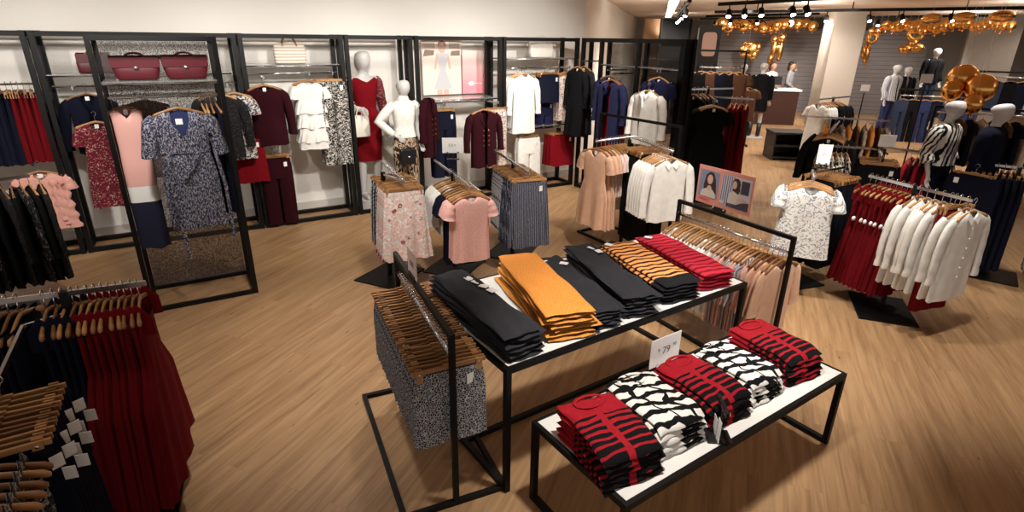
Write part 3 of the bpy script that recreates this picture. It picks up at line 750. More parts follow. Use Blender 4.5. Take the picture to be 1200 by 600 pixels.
bay('leftmost black wall bay with red and navy skirts above a pink ruffled blouse', *B1, rails=[(1.96, 0, 2, .28)], arms=[(1.07, 1.12, -.02, .45)])
bay('wide black wall bay with a red handbag on its shelf behind the free frame', *B2, shelves=[(2.05, .05, 1.9)], rails=[(1.92, .05, 1.95, .28)], arms=[(.28, 1.92, -.08, .28), (1.67, 1.92, -.38, .28), (1.8, 1.92, -.25, .28)])
bay('black wall bay with a striped bag above maroon, white and print clothes', *B3, shelves=[(2.13, .05, 1.25)], rails=[(2.02, .05, 1.25, .28)], arms=[(.23, 1.98, -.05, .28), (.80, 2.02, -.05, .28), (1.10, 2.02, -.05, .28), (.24, 1.06, -.02, .45)])
bay('black wall bay framing the mannequin in the red dress', *B4)
bay('black wall bay with the fashion poster above navy trousers and wine blazer', *B5, shelves=[(1.60, .05, 1.40)], rails=[(1.54, .05, 1.40, .28)], arms=[(.42, 1.54, -.05, .28), (.95, 1.56, -.30, .28), (1.32, 1.54, -.1, .28)])
bay('rightmost black wall bay with white handbag above white, navy and floral clothes', *B6, shelves=[(2.19, .05, 1.45), (1.10, .12, 1.45)], rails=[(2.04, .05, 1.45, .28), (1.03, .12, 1.45, .25)], arms=[(.43, 2.04, -.0, .28), (.90, 2.04, .0, .28), (1.29, 2.04, .0, .28)])

GW = 'clothes on the wall bays'
def whang(s, t, z, g, kind, label, n=1, more=None, sx=1.0, dt=.05, jit=2, group=None, hl=None):
    """n copies one behind another, facing out of the wall; more = label pattern of the ones behind"""
    for i in range(n):
        p = wl(s + RND.uniform(-.006, .006), t + dt * i, z); rz = WYAW + rad(RND.uniform(-jit, jit))
        lb = label if i == 0 else more.format(ordn(i))
        g.place(p, rz, lb, group or GW, sx)
        hanger(kind, p, rz, ('wooden hanger of the ' + (hl or label))[:120] if i == 0 else 'wooden hanger of the ' + more.format(ordn(i)), 'hangers on the wall bays', True, sx if sx < 1 else 1)
# bay 1: side-on skirts on a rail
gR = [bottom('pleated_skirt', 'skirt', 'dkred', .19, .72, .03, s, flare=1.25, legs=False, rip=((14, .008),)) for s in (1, 2)]
gN = [bottom('pleated_skirt', 'skirt', 'navy', .19, .74, .03, s, flare=1.25, legs=False, rip=((14, .008),)) for s in (3, 4)]
hang_row(wl(-3.36, .28).xy, wl(-4.5, .28).xy, 1.96, [(5, .05, gR, 'clip', 'pleated dark red skirt', 'red skirt'), (8, .06, gN, 'clip', 'pleated navy skirt', 'navy skirt')], 'leftmost wall bay rail', 'right end', d0=.02, jit=8)
ruf = top('ruffled_blouse', 'blouse', 'pink', .22, .66, .04, 'flutter', (.10, .08), seed=21, flare=1.15)
for k in range(3):
    P_ = [(.10 + .045 * k + .02 * q / 14, -.05 - .008 * sin(q * 1.9 + k), -.17 - .05 * k - .034 * q) for q in range(15)]
    ruf.part('ruffle', MB().flat_tube(P_, [(.028 + .018 * sin(q * 1.7 + k * 2) + .0015 * q, .012 + .012 * abs(sin(q * 1.3 + k))) for q in range(15)], 16).mesh('ruffle', F['pink']))
whang(-3.52, .02, 1.12, ruf, 'shoulder', 'pink ruffled blouse hanging low in the leftmost wall bay')
# bay 2
jkN = top('jacket', 'jacket', 'navy', .21, .66, .05, 'long', (.09, .2), seed=22, gap=.05)
whang(-2.93, .25, 1.92, jkN, 'shoulder', 'navy jacket behind the maroon floral dress in the left wall bay')
drF = dress('floral_maroon', .98, .165, 1.35, .05, 'short', seed=23)
whang(-2.90, .10, 1.62, drF, 'shoulder', 'maroon floral dress hanging left of the free standing frame')
cbl = dress('colour_block', 1.32, .15, 1.05, .045, None, seed=24, rip=((4, .006),), waist=.145, name='colour_block_dress')

lace = top('lace_blouse', 'blouse', 'lace_black', .22, .74, .045, 'long', seed=25)
whang(-1.62, -.36, 1.92, lace, 'shoulder', 'black lace blouse right of the blue wrap dress', 3, '{0} black lace blouse behind the front one beside the wrap dress', dt=.07)
flw = top('floral_blouse', 'blouse', 'floral_white', .175, .78, .05, 'short', seed=26)
whang(-1.44, -.25, 1.92, flw, 'shoulder', 'white floral blouse at the right edge of the free standing frame', 2, '{0} white floral blouse just behind the front one near free frame', dt=.08)
skr = bottom('red_skirt', 'skirt', 'red', .20, .55, .05, 27, flare=1.1, legs=False, rip=((7, .01),))
whang(-1.36, -.05, 1.35, skr, 'clip', 'red skirt below the white floral blouse near the free frame')
# bay 3
mar = top('blouse', 'blouse', 'maroon', .22, .74, .06, 'long', (.085, .07), seed=28)
whang(-1.05, -.02, 1.98, mar, 'shoulder', 'dark maroon long sleeved blouse on the third wall bay', 3, '{0} dark maroon blouse behind the front one on third wall bay', dt=.07)
wt = bottom('trousers', 'trousers', 'maroon', .20, .90, .06, 29)
whang(-1.04, .0, 1.06, wt, 'clip', 'wine trousers on the lower arm beneath the maroon blouse', 3, '{0} wine trousers behind the front pair beneath the maroon blouse', dt=.07)
whr = top('ruffled_blouse', 'blouse', 'white', .19, .88, .05, 'flutter', (.08, .05), seed=30, flare=1.1, tagm=False)
for k in range(3):
    z = -.30 - k * .19
    whr.part('ruffle_tier', loft(MB(), [(z, .165, .052), (z - .08, .19, .07), (z - .19, .215, .085)], 72, 10, ((11, .022), (19, .012)), 31 + k, .8, start=0, hemwave=.012).mesh('ruffle_tier', F['white']))
whang(-.48, .02, 2.02, whr, 'shoulder', 'white tiered ruffle blouse on the third wall bay', 3, '{0} white ruffle blouse behind the front one on third bay', dt=.07)
pr = bottom('print_trousers', 'trousers', 'animal_print', .19, 1.12, .05, 32, flare=1.15, legs=True)
whang(-.18, .02, 2.02, pr, 'clip', 'black and white print trousers beside the white ruffle blouse', 4, '{0} black and white print trousers behind the front pair', dt=.06)
# bay 5
nt = bottom('trousers', 'trousers', 'navy', .20, 1.0, .05, 33)
whang(1.44, .02, 1.54, nt, 'clip', 'navy trousers under the fashion poster', 2, '{0} navy trousers behind the front pair under the fashion poster', dt=.08)
def blazer(mat, seed, L=.72, hw=.22, gapv=.05, btn=4):
    g = top('blazer', 'blazer', mat, hw, L, .065, 'long', (.07, .24), seed=seed, gap=gapv, rip=((4, .006),), tagm=False)
    mb = MB()
    for sg in (-1, 1):
        mb.poly([(sg * .06, -.05, -.095), (sg * .012, -.083, -.34), (sg * .075, -.088, -.24), (sg * .10, -.078, -.215), (sg * .095, -.06, -.13)])
    g.part('lapel', mb.mesh('lapel', F[mat], False))
    for k in range(btn):
        for sg in (-1, 1): g.part('button', button_mesh(sg * .045, -.09, -.38 - .075 * k, .013, m_gold))
    return g
wb_ = blazer('maroon', 34, .86, .23)
whang(1.98, -.28, 1.56, wb_, 'shoulder', 'open wine blazer with gold buttons right of the navy trousers')
pt = bottom('print_trousers', 'trousers', 'floral_multi', .17, .92, .05, 35)
whang(2.34, -.05, 1.54, pt, 'clip', 'multicoloured print trousers right of the wine blazer')
# bay 6
wsh = top('shirt', 'shirt', 'white', .21, .92, .05, 'long', (.05, .05), seed=36, collar='white', tagm=False)
whang(2.88, .02, 2.04, wsh, 'shoulder', 'long white shirt under the white handbag shelf', 3, '{0} long white shirt behind the front one under white handbag', dt=.08)
nsh = bottom('shorts', 'shorts', 'navy', .19, .44, .05, 37, legs=False, flare=1.02)
whang(3.37, .02, 2.04, nsh, 'clip', 'short navy skirt between white shirt and floral sleeveless top', 3, '{0} short navy skirt behind the front one beside white shirts', dt=.07)
nsh2 = bottom('shorts', 'shorts', 'ink', .185, .44, .05, 38)
whang(3.37, .16, 1.60, nsh2, 'clip', 'navy shorts hanging under the short navy skirt')
flm = top('sleeveless_blouse', 'blouse', 'floral_multi', .21, .76, .05, None, (.08, .07), seed=39)
whang(3.77, .02, 2.04, flm, 'shoulder', 'multicoloured floral sleeveless top at the right of the last bay', 3, '{0} floral sleeveless top behind the front one at last bay', dt=.07)
wtr = bottom('trousers', 'trousers', 'white', .23, .72, .05, 40, flare=1.1)
whang(3.02, .05, 1.03, wtr, 'clip', 'white trousers on the low rail of the rightmost bay', 2, '{0} white trousers behind the front pair on the low rail', dt=.08)
rsk = bottom('red_skirt', 'skirt', 'red', .24, .52, .07, 41, flare=1.04, legs=False, rip=((5, .008),))
whang(3.68, .05, 1.03, rsk, 'clip', 'red skirt on the low rail of the rightmost bay', 3, '{0} red skirt behind the front one on the low rail', dt=.08)

# handbags
def handbag(label, loc, rz, mat, w=.36, h=.24, d=.13, handles=True, flap=False, straps=None, group=None, name='handbag', taper=0):
    mb = MB(); prev = None
    for z, ww, dd in ((0, w * .46, d * .46), (.012, w * .49, d * .5), (h * .5, w * .5, d * .46), (h * .9, w * .48, d * .3), (h, w * .46, d * .22)):
        ww *= 1 + taper * (z / h - .5)
        ring = [(ww * math.copysign(abs(cos(q)) ** .35, cos(q)), dd * math.copysign(abs(sin(q)) ** .35, sin(q)), z) for q in [2 * PI * k / 28 for k in range(28)]]
        b = mb.ring(ring, [(p[0] + p[1], p[2]) for p in ring])
        if prev is not None: mb.stitch(prev, b, 28)
        else: mb.f.append(tuple(b + k for k in reversed(range(28))))
        prev = b
    mb.f.append(tuple(prev + k for k in range(28)))
    o = mb.build(name, mat, None, True); o.location = loc; o.rotation_euler = (0, 0, rz); tag(o, label, 'handbag', group)
    if handles:
        for sg in (-1, 1):
            pts = [(w * .22 * cos(q) * 1.0, sg * d * .32, h * .86 + h * (.24 if flap else .52) * sin(q)) for q in [PI * k / 12 for k in range(13)]]
            MB().tube(pts, .008, 8).build('handle', straps or mat, o, True)
    if flap:
        mb = MB(); mb.box((0, -d * .45, h * .72), (w * (.96 + taper * .2), .012, h * .42)); mb.build('flap', mat, o)
        MB().ball((0, -d * .53, h * .5), (.022, .010, .014), 12, 8).build('clasp', m_chrome, o, True)
    return o
def leather(n, c): return plain(n, c, .4, vary=.12, vscale=12)
m_bagred = leather('red_leather', (84, 18, 28)); m_bagwhite = leather('cream_leather', (226, 220, 208)); m_bagblack = leather('black_leather', (24, 24, 28)); m_bagtan = leather('tan_leather', (158, 112, 72))
def stripe_bag():
    t = NT('striped_canvas', .8); z = t.sep(t.uv(coord='Object'))[2]
    t.base(t.mix(t.math('LESS_THAN', t.math('FRACT', t.math('MULTIPLY', z, 26)), .3), lin((228, 222, 210)), lin((188, 160, 134)))); return t.m
handbag('red and tan handbag on the left wall shelf beside the frame post', wl(-2.78, .27, 2.052), WYAW, m_bagred, .34, .22, .13, True, True, m_bagtan, 'red handbags')
handbag('striped canvas tote bag on the shelf of the third wall bay', wl(-.64, .25, 2.132), WYAW, stripe_bag(), .40, .25, .13, True, False, m_bagtan)
handbag('white handbag on the shelf of the rightmost wall bay', wl(3.33, .25, 2.192), WYAW, m_bagwhite, .46, .24, .15, True)

# wall poster
r = thing('wall_poster', 'light poster of a woman in a grey dress behind the fifth wall bay', 'poster', wl(1.36, .60, 1.62), WYAW)
MB().box((.335, .0, .41), (.67, .02, .82)).build('poster_panel', plain('pale_pink_print', (244, 226, 212), .6), r)
a = MB(); flat(a, [(.24, .0), (.33, .0), (.33, .08), (.24, .08)], -.0125); flat(a, [(.35, .0), (.44, .0), (.44, .08), (.35, .08)], -.0125); flat(a, oval(.34, .705, .06, .08), -.0135); flat(a, [(.20, .40), (.24, .62), (.45, .62), (.49, .40), (.46, .38), (.42, .55), (.26, .55), (.23, .38)], -.0122); a.build('printed_figure', plain('printed_rose_skin', (232, 184, 168), .6), r)
a = MB(); flat(a, [(.26, .60), (.30, .63), (.39, .63), (.43, .60), (.40, .36), (.50, .09), (.19, .09), (.29, .36)], -.0140); a.build('printed_dress', plain('printed_grey', (206, 204, 206), .6), r)
a = MB(); flat(a, [(.27, .70), (.28, .79), (.34, .82), (.40, .79), (.41, .70), (.385, .76), (.34, .775), (.295, .76)], -.0145); m_bg = plain('printed_brown_grey', (142, 116, 106), .6); a.build('printed_hair', m_bg, r); a = MB(); flat(a, [(.02, .58), (.20, .60), (.21, .67), (.05, .68)], -.0122); a.build('printed_lampshade', m_bg, r); a = MB(); flat(a, [(.48, .59), (.65, .59), (.65, .67), (.50, .66)], -.0122); a.build('printed_lampshade', m_bg, r)
a = MB(); flat(a, [(0.02, .72), (.22, .70), (.22, .79), (.02, .80)], -.0122); flat(a, [(.46, .70), (.65, .70), (.65, .80), (.46, .80)], -.0122); a.build('printed_band', plain('printed_beige', (204, 186, 172), .6), r)
def grad_pink():
    t = NT('two_tone_pink_print', .6); z = t.sep(t.uv(coord='Object'))[2]
    t.base(t.mix(z, lin((246, 150, 160)), lin((248, 222, 212)))); 
    mr = t.n('ShaderNodeMapRange'); mr.inputs['From Min'].default_value = .1; mr.inputs['From Max'].default_value = .6; t.l(z, mr.inputs['Value'])
    t.base(t.mix(mr.outputs[0], lin((246, 150, 160)), lin((248, 220, 210)))); return t.m
r = thing('wall_poster', 'plain pink poster panel right of the grey dress picture', 'poster', wl(2.05, .60, 1.62), WYAW)
MB().box((.24, 0, .335), (.48, .02, .67)).build('poster_panel', grad_pink(), r)
a = MB(); flat(a, oval(.16, .16, .05, .035), -.0115); flat(a, [(.22, .155), (.36, .155), (.36, .165), (.22, .165)], -.0115); a.build('printed_logo', m_paper, r)

# ------------------------------------------------------------------ free standing frame with the wrap dress
FO = wl(-2.63, -2.17); FL_ = .96
r = thing('free_standing_display', 'free standing black frame with dark mesh panel and wrap dress', 'display unit', FO, rad(31))
for x in (0.025, FL_ - .025):
    for y in (.02, .60): MB().box((x, y, 1.235), (.04, .04, 2.47)).build('post', m_black, r)
    for z in (.02, 2.45): MB().bar((x, .04, z), (x, .58, z), .04, .04).build('side_bar', m_black, r)
for y in (.02, .60):
    for z in (.02, 2.45): MB().bar((.045, y, z), (FL_ - .045, y, z), .04, .04).build('top_bar' if z > 1 else 'base_bar', m_black, r)
MB().box((FL_ / 2, .60, 1.235), (FL_ - .1, .012, 2.37)).build('mesh_panel', m_mesh, r)
MB().box((FL_ / 2, .31, 2.10), (FL_ - .1, .5, .014)).build('glass_shelf', m_glass, r)
for y in (.08, .55): MB().tube([(.05, y, 2.085), (FL_ - .05, y, 2.085)], .010, 8).build('shelf_rail', m_chrome, r, True)
MB().tube([(.05, .30, 1.955), (FL_ - .05, .30, 1.955)], .012, 10).build('hanging_rail', m_chrome, r, True)
MB().bar((.56, .02, 1.956), (.56, .30, 1.956), .014, .024).build('hanging_arm', m_chrome, r)
MB().bar((.24, .62, 1.956), (.24, 1.0, 1.956), .014, .024).build('hanging_arm', m_chrome, r)
fr = lambda x, y, z: (FO.x + x * cos(rad(31)) - y * sin(rad(31)), FO.y + x * sin(rad(31)) + y * cos(rad(31)), z)
handbag('red flap handbag on the left of the free frame glass shelf', fr(.31, .28, 2.108), rad(31), m_bagred, .36, .20, .14, True, True, None, 'red handbags', taper=.25)
handbag('red flap handbag on the right of the free frame glass shelf', fr(.69, .28, 2.108), rad(33), m_bagred, .36, .205, .14, True, True, None, 'red handbags', taper=.25)
wr = top('wrap_dress', 'dress', 'tweed_blue', .225, 1.08, .055, 'three', (.105, .235), ((7, .012), (13, .006)), .26, 51, tagm=False, waist=.19)
wr.me = loft(MB(), [(-.088, .07, .04), (-.10, .11, .045), (-.125, .165, .055), (-.155, .22, .06), (-.22, .222, .065), (-.44, .195, .06), (-.70, .225, .08), (-1.17, .228, .09)], 64, 26, ((7, .016), (13, .007)), 51, .75, (.105, .235), start=.4, hemwave=.01).mesh('wrap_dress', F['tweed_blue'])
wr.part('lining', MB().poly([(-.10, .012, -.10), (.10, .012, -.10), (.08, .0, -.22), (0, -.03, -.34), (-.08, .0, -.22)]).mesh('lining', F['blue'], False), 'blue inner lining showing in the V neck')
wr.part('belt', loft(MB(), [(-.425, .205, .072), (-.465, .205, .074)], 40, 2, (), 1, .75).mesh('belt', F['tweed_blue']))
wr.part('belt_end', MB().flat_tube([(.10, -.08, -.45), (.05, -.10, -.56), (-.02, -.105, -.64), (-.06, -.11, -.70)], [(.02, .008)] * 4, 8).mesh('belt_end', F['tweed_blue']))
wr.part('belt_end', MB().flat_tube([(-.14, -.08, -.45), (-.16, -.11, -.75), (-.15, -.115, -1.1), (-.14, -.11, -1.45)], [(.018, .008)] * 4, 8).mesh('belt_end', F['tweed_blue']))
wr.part('belt_end', MB().flat_tube([(.23, -.03, -.45), (.27, -.05, -.8), (.27, -.05, -1.30)], [(.016, .008)] * 3, 8).mesh('belt_end', F['tweed_blue']))
wr.part('price_tag', MB().box((-.01, -.01, -.19), (.055, .003, .05)).mesh('price_tag', m_tag, False))
p = fr(.56, .07, 1.968); wr.place(p, rad(31), 'blue and white wrap dress with V neck on the free frame', 'dresses on the free frame')
hanger('shoulder', p, rad(31), 'wooden hanger holding the blue wrap dress', 'hangers on the free frame')
pk = top('blouse', 'blouse', 'polka_pink', .19, .74, .04, None, seed=52)
p = fr(.15, .40, 1.968); cbl.place(p, rad(31), 'pink dress with white and navy hem bands inside the free frame', 'dresses on the free frame', .8)
hanger('shoulder', p, rad(31), 'wooden hanger of the pink banded dress', 'hangers on the free frame', True, .7)
p = fr(.30, .86, 1.968); pk.place(p, rad(31), 'dotted pink sleeveless top behind the mesh left of the wrap dress', 'tops on the free frame')
hanger('shoulder', p, rad(31), 'wooden hanger of the dotted pink top', 'hangers on the free frame')
gb = [dress(m, 1.0, .17, 1.15, .02, 'short', seed=53) for m in ('navy', 'black')]
hang_row(fr(.88, .30, 0)[:2], fr(.05, .30, 0)[:2], 1.967, [(4, .04, gb, 'shoulder', 'dark dress', 'dark dress')], 'free frame rail', 'right end', d0=.0)
# ------------------------------------------------------------------ partition run at right angles to the wall
PO = Vector((1.1, 9.9, 0)); PU = Vector((.515, -.857, 0)); PM = Vector((-.857, -.515, 0)); PYAW = rad(-59)
PL = 2.28
r = thing('display_partition', 'dark mesh backed black display run standing out from the white wall', 'display unit', PO, PYAW)   # local x along, +y away from viewer
for i, x in enumerate((.03, .50, 1.36, PL - .05)):
    for y in (.03, .19): MB().box((x, y, 1.25), (.05 if i < 3 else .09, .06, 2.5)).build('post', m_black, r)
for y in (.03, .19):
    for z in (.03, 2.47): MB().bar((.06, y, z), (PL - .1, y, z), .05, .06).build('top_bar' if z > 1 else 'base_bar', m_black, r)
for x in (.03, .5, 1.36, PL - .05):
    for z in (.03, 2.47): MB().bar((x, .06, z), (x, .16, z), .045, .05).build('side_bar', m_black, r)
MB().box((PL / 2 + .2, .205, 1.25), (PL - .52, .014, 2.36)).build('mesh_panel', m_mesh, r)
MB().box((PL - .05, .11, 1.25), (.03, .10, 2.38)).build('end_panel', m_black, r)
for z, a, b in ((2.12, .53, 1.33), (2.12, 1.39, PL - .1)):
    MB().box(((a + b) / 2, .09, z - .008), (b - a, .18, .014)).build('glass_shelf', m_glass, r)
    for y in (.02, .16): MB().tube([(a, y, z - .02), (b, y, z - .02)], .009, 8).build('shelf_rail', m_chrome, r, True)
for x, z in ((.25, 2.16), (.95, 2.06), (1.18, 2.02), (2.0, 2.10), (1.98, 1.93)):
    MB().bar((x, -.32 if z < 2.05 else -.2, z - .012), (x, .2, z - .012), .014, .024).build('hanging_arm', m_chrome, r)
PW = 'clothes on the dark partition'
def phang(s, t, z, g, kind, label, hl):
    p = PO + PU * s + PM * t; p.z = z
    g.place(p, PYAW, label, PW); hanger(kind, p, PYAW, 'wooden hanger of the ' + hl, 'hangers on the dark partition')
blk = [dress('black', 1.08, .2, 1.2, .05, 'long', seed=60), dress('lace_black', 1.05, .2, 1.2, .05, 'long', seed=61)]
phang(.25, .24, 2.16, blk[0], 'shoulder', 'long black dress at the wall end of the dark partition', 'long black dress at the wall end')
phang(.25, .11, 2.16, blk[1], 'shoulder', 'black lace dress behind the long black dress on the partition', 'black lace dress')
crd = top('cardigan', 'cardigan', 'ink', .26, .90, .075, 'long', (.09, .22), seed=62, gap=.24, tagm=False, rip=((4, .008),))
phang(1.18, .30, 2.02, crd, 'shoulder', 'open navy cardigan over a red dress on the dark partition', 'open navy cardigan')
rdd = dress('red', .98, .19, 1.25, .045, None, seed=63)
phang(1.18, .20, 1.995, rdd, 'shoulder', 'red dress hanging inside the open navy cardigan', 'red dress inside the cardigan')
nvb = top('blouse', 'blouse', 'ink', .24, .66, .05, 'short', seed=64)
phang(2.0, .15, 2.10, nvb, 'shoulder', 'navy blouse behind the white blouse on the dark partition', 'navy blouse on the partition')
phang(.95, .15, 2.06, nvb, 'shoulder', 'navy blouse behind the open cardigan on the dark partition', 'navy blouse behind the cardigan')
wbl = top('blouse', 'blouse', 'white', .255, .72, .07, 'long', (.06, .04), seed=65, collar='white', buttons=0)
wbl.part('bow', MB().flat_tube([(-.03, -.10, -.14), (0, -.115, -.2), (.01, -.115, -.30)], [(.02, .012), (.03, .014), (.02, .008)], 10).mesh('bow', F['white']))
phang(1.98, .30, 1.93, wbl, 'shoulder', 'white bow blouse at the aisle end of the dark partition', 'white bow blouse on the partition')

# ------------------------------------------------------------------ three stands in the middle
MG = 'chrome armed stands in the middle of the floor'
floor_stand('left middle stand of pink floral skirts', (-1.36, 5.74), 1.17, [((-1.52, 6.35), (-1.08, 5.40), 1.17)], (.50, .62), rad(-25), group=MG)
g1 = [bottom('floral_skirt', 'skirt', 'floral_pink', .215, .72, .022, s, flare=1.22, legs=False, rip=((9, .018), (15, .008)), tagside=1) for s in (71, 72)]
g1b = [bottom('black_skirt', 'skirt', m, .21, .70, .02, 73, flare=1.15, legs=False, rip=((8, .008),)) for m in ('black', 'grey_print')]
hang_row((-1.08, 5.40), (-1.52, 6.35), 1.17, [(7, .05, g1, 'clip', 'pink floral skirt', 'floral skirt'), (6, .06, g1b, 'clip', 'dark skirt', 'dark skirt')], 'left middle stand', 'front end', d0=.01)
floor_stand('centre middle stand of pink, navy and white blouses with a white card', (-.66, 6.02), 1.11, [((-.96, 6.75), (-.42, 5.43), 1.11)], (.50, .62), rad(-22), group=MG)
g2p = [top('blouse', 'blouse', 'tex_pink', .21, .68, .04, 'flutter', (.075, .05), seed=74, rip=((6, .008), (11, .004)))]
g2n = [top('blouse', 'blouse', 'navy', .215, .78, .035, 'short', seed=75)]
g2w = [top('blouse', 'blouse', 'white', .22, .52, .035, 'three', seed=76)]
hang_row((-.42, 5.43), (-.96, 6.75), 1.11, [(3, .065, g2p, 'shoulder', 'textured pink blouse', 'pink blouse'), (3, .07, g2n, 'shoulder', 'navy blouse', 'navy blouse'), (5, .08, g2w, 'shoulder', 'white blouse', 'white blouse')], 'centre middle stand', 'front end', d0=.01)
sp = at(531, 187, 1.12)
price_sign('white price card standing on the centre middle stand', (sp.x, sp.y, 1.11), rad(5), .25, .18, big='-', z0=.09)
floor_stand('right middle stand of navy striped skirts', (.0, 6.55), 1.14, [((-.26, 7.28), (.18, 5.98), 1.14)], (.50, .62), rad(-19), group=MG)
g3 = [bottom('striped_skirt', 'skirt', 'pinstripe', .225, .74, .03, s, flare=1.12, legs=False, rip=((13, .020), (7, .009)), tagside=1) for s in (77, 78)]
g3b = [bottom('print_skirt', 'skirt', 'grey_print', .20, .70, .025, s, flare=1.1, legs=False, rip=((7, .007),)) for s in (79,)]
hang_row((.18, 5.98), (-.26, 7.28), 1.14, [(6, .055, g3, 'clip', 'navy striped pleated skirt', 'striped skirt'), (8, .06, g3b, 'clip', 'grey print skirt', 'grey skirt')], 'right middle stand', 'front end', d0=.01)

# ------------------------------------------------------------------ rack of peach dresses and white blouses
r1 = frame_rack('tall thin black rack of peach dresses, black trousers and white blouses', (1.88, 6.36), (1.14, 7.46), 1.60, .55, 1.42, rail=False)
a_, b_, c_ = Vector((.95, 6.50)), Vector((1.42, 6.88)), Vector((1.70, 5.95))
Ri = Matrix.Rotation(-r1.rotation_euler.z, 3, 'Z')
def loc1(p, z): return Ri @ Vector((p.x - 1.88, p.y - 6.36, z))
MB().tube([loc1(a_, 1.388), loc1(b_, 1.388), loc1(c_, 1.388)], .012, 10).build('hanging_rail', m_chrome, r1, True)
MB().tube([loc1(b_, 1.388), loc1(Vector((1.51, 6.91)), 1.388), loc1(Vector((1.51, 6.91)), 1.585)], .010, 8).build('bracket', m_chrome, r1, True)
MB().bar(loc1(Vector((1.36, 6.6)), .02), loc1(Vector((1.36, 6.6)), 1.40), .03).build('post', m_black, r1)
MB().box(loc1(Vector((1.36, 6.6)), .009), (.5, .5, .018), rad(20)).build('base_plate', m_black, r1)
pch = [dress('peach', .93, .20, 1.25, .03, 'short', seed=s, waist=.17, rip=((7, .016), (12, .006))) for s in (80, 81)]
stt = [top('striped_tee', 'blouse', 'stripe_tee', .19, .56, .02, 'short', seed=82)]
wte = [top('tee', 'blouse', 'white', .19, .78, .025, 'short', seed=83)]
hang_row(a_.xy, b_.xy, 1.40, [(3, .075, pch, 'shoulder', 'peach dress', 'peach dress'), (4, .045, stt, 'shoulder', 'pink striped top', 'striped top'), (3, .045, wte, 'shoulder', 'long white tee', 'white tee')], 'tall thin black rack', 'left end', d0=.02)
wbo = [top('blouse', 'blouse', 'white', .225, .68, .03, 'long', (.05, .04), seed=s, collar='white', tagm=False) for s in (84, 85)]
btr = [bottom('trousers', 'trousers', 'black', .19, 1.05, .025, 86)]
hang_row(c_.xy, b_.xy, 1.40, [(6, .06, wbo, 'shoulder', 'long sleeved white blouse', 'white blouse'), (8, .05, btr, 'clip', 'black trousers', 'black trousers')], 'tall thin black rack', 'aisle end', d0=.02)

# ------------------------------------------------------------------ stands on the right
RG = 'clothes stands on the right'
floor_stand('stand of sketch print blouses with a white card on the right', (3.12, 5.74), 1.28, [((3.06, 5.66), (2.90, 5.30), 1.28), ((3.18, 5.78), (3.62, 6.05), 1.24)], (.5, .46), rad(20), group=RG)
skb = [top('print_blouse', 'blouse', 'sketch_white', .24, .70, .05, 'flutter', (.09, .07), seed=s, flare=1.1, rip=((6, .012), (10, .005)), tagm=False) for s in (90, 91)]
hang_row((2.90, 5.30), (3.06, 5.66), 1.28, [(4, .085, skb, 'shoulder', 'white sketch print blouse', 'print blouse')], 'print blouse stand', 'front', d0=.01)
nvt = [bottom('trousers', 'trousers', m, .19, .95, .028, 92) for m in ('navy', 'black')]
hang_row((3.62, 6.05), (3.18, 5.78), 1.24, [(8, .055, nvt, 'clip', 'dark trousers', 'dark trousers')], 'print blouse stand', 'right end', d0=.02)
blt = [bottom('trousers', 'trousers', 'black', .21, .62, .04, 93)]
MB_ = at(958, 208, 1.28)
price_sign('white price card standing on the sketch print blouse stand', (3.16, 5.68, 1.28), rad(-12), .13, .2, big='-', z0=.05)
f3 = Vector((3.72, 5.06))
floor_stand('stand of red jumpsuits and white shirts at the right front', (f3.x, f3.y), 1.27, [((3.55, 5.50), (3.90, 4.60), 1.27)], (.50, .66), rad(-21), group=RG)
wsr = [top('shirt', 'shirt', 'white', .235, .80, .03, 'long', (.05, .05), seed=s, collar='white', buttons=6, tagm=False) for s in (94, 95)]
rjs = []
for s in (96, 97):
    g = dress('dkred', .98, .18, 1.35, .028, straps=True, seed=s, name='jumpsuit', rip=((13, .016), (19, .006)), wz=-.45, waist=.155)
    g.part('waist_tie', MB().flat_tube([(-.18, -.04, -.42), (0, -.05, -.44), (.18, -.04, -.42)], [(.016, .008)] * 3, 8).mesh('waist_tie', F['dkred']))
    g.part('security_tag', MB().ball((-.16, -.05, -.42), (.024, .014, .024), 10, 6).mesh('security_tag', m_paper))
    rjs.append(g)
rsl = [bottom('trousers', 'trousers', 'dkred', .19, .95, .03, 98, flare=1.25, tagm=False)]
hang_row((3.90, 4.60), (3.55, 5.50), 1.27, [(2, .06, wsr, 'shoulder', 'white button shirt', 'white shirt'), (2, .04, rsl, 'clip', 'pair of flared red trousers', 'flared red trousers'), (5, .065, wsr, 'shoulder', 'white button shirt', 'white shirt'), (9, .055, rjs, 'shoulder', 'dark red jumpsuit', 'red jumpsuit')], 'right front stand', 'near end', d0=-.02)
f4 = Vector((5.50, 6.02))
floor_stand('stand of navy trousers at the right edge', (f4.x, f4.y), 1.25, [((5.20, 6.36), (5.75, 5.92), 1.25)], (.6, .5), rad(-38), group=RG)
nv4 = [bottom('trousers', 'trousers', 'navy', .27, 1.02, .03, s, flare=1.1, tagside=-1) for s in (100, 101)]
zg4 = [bottom('zigzag_trousers', 'trousers', 'zigzag', .2, .98, .03, s, flare=1.4, tagm=False) for s in (102,)]
hang_row((5.10, 6.10), (5.62, 6.36), 1.25, [(1, .05, nv4, 'clip', 'wide navy trousers', 'wide navy trousers')], 'far left of navy stand', d0=-.0)
hang_row((5.22, 6.34), (5.75, 5.92), 1.25, [(9, .055, nv4, 'clip', 'navy trousers', 'navy trousers')], 'navy trouser stand', 'left end', d0=.02)
hang_row((5.80, 5.86), (5.95, 5.75), 1.20, [(3, .06, zg4, 'clip', 'zigzag print trousers', 'zigzag trousers')], 'right side of navy stand', 'left end', d0=.02)
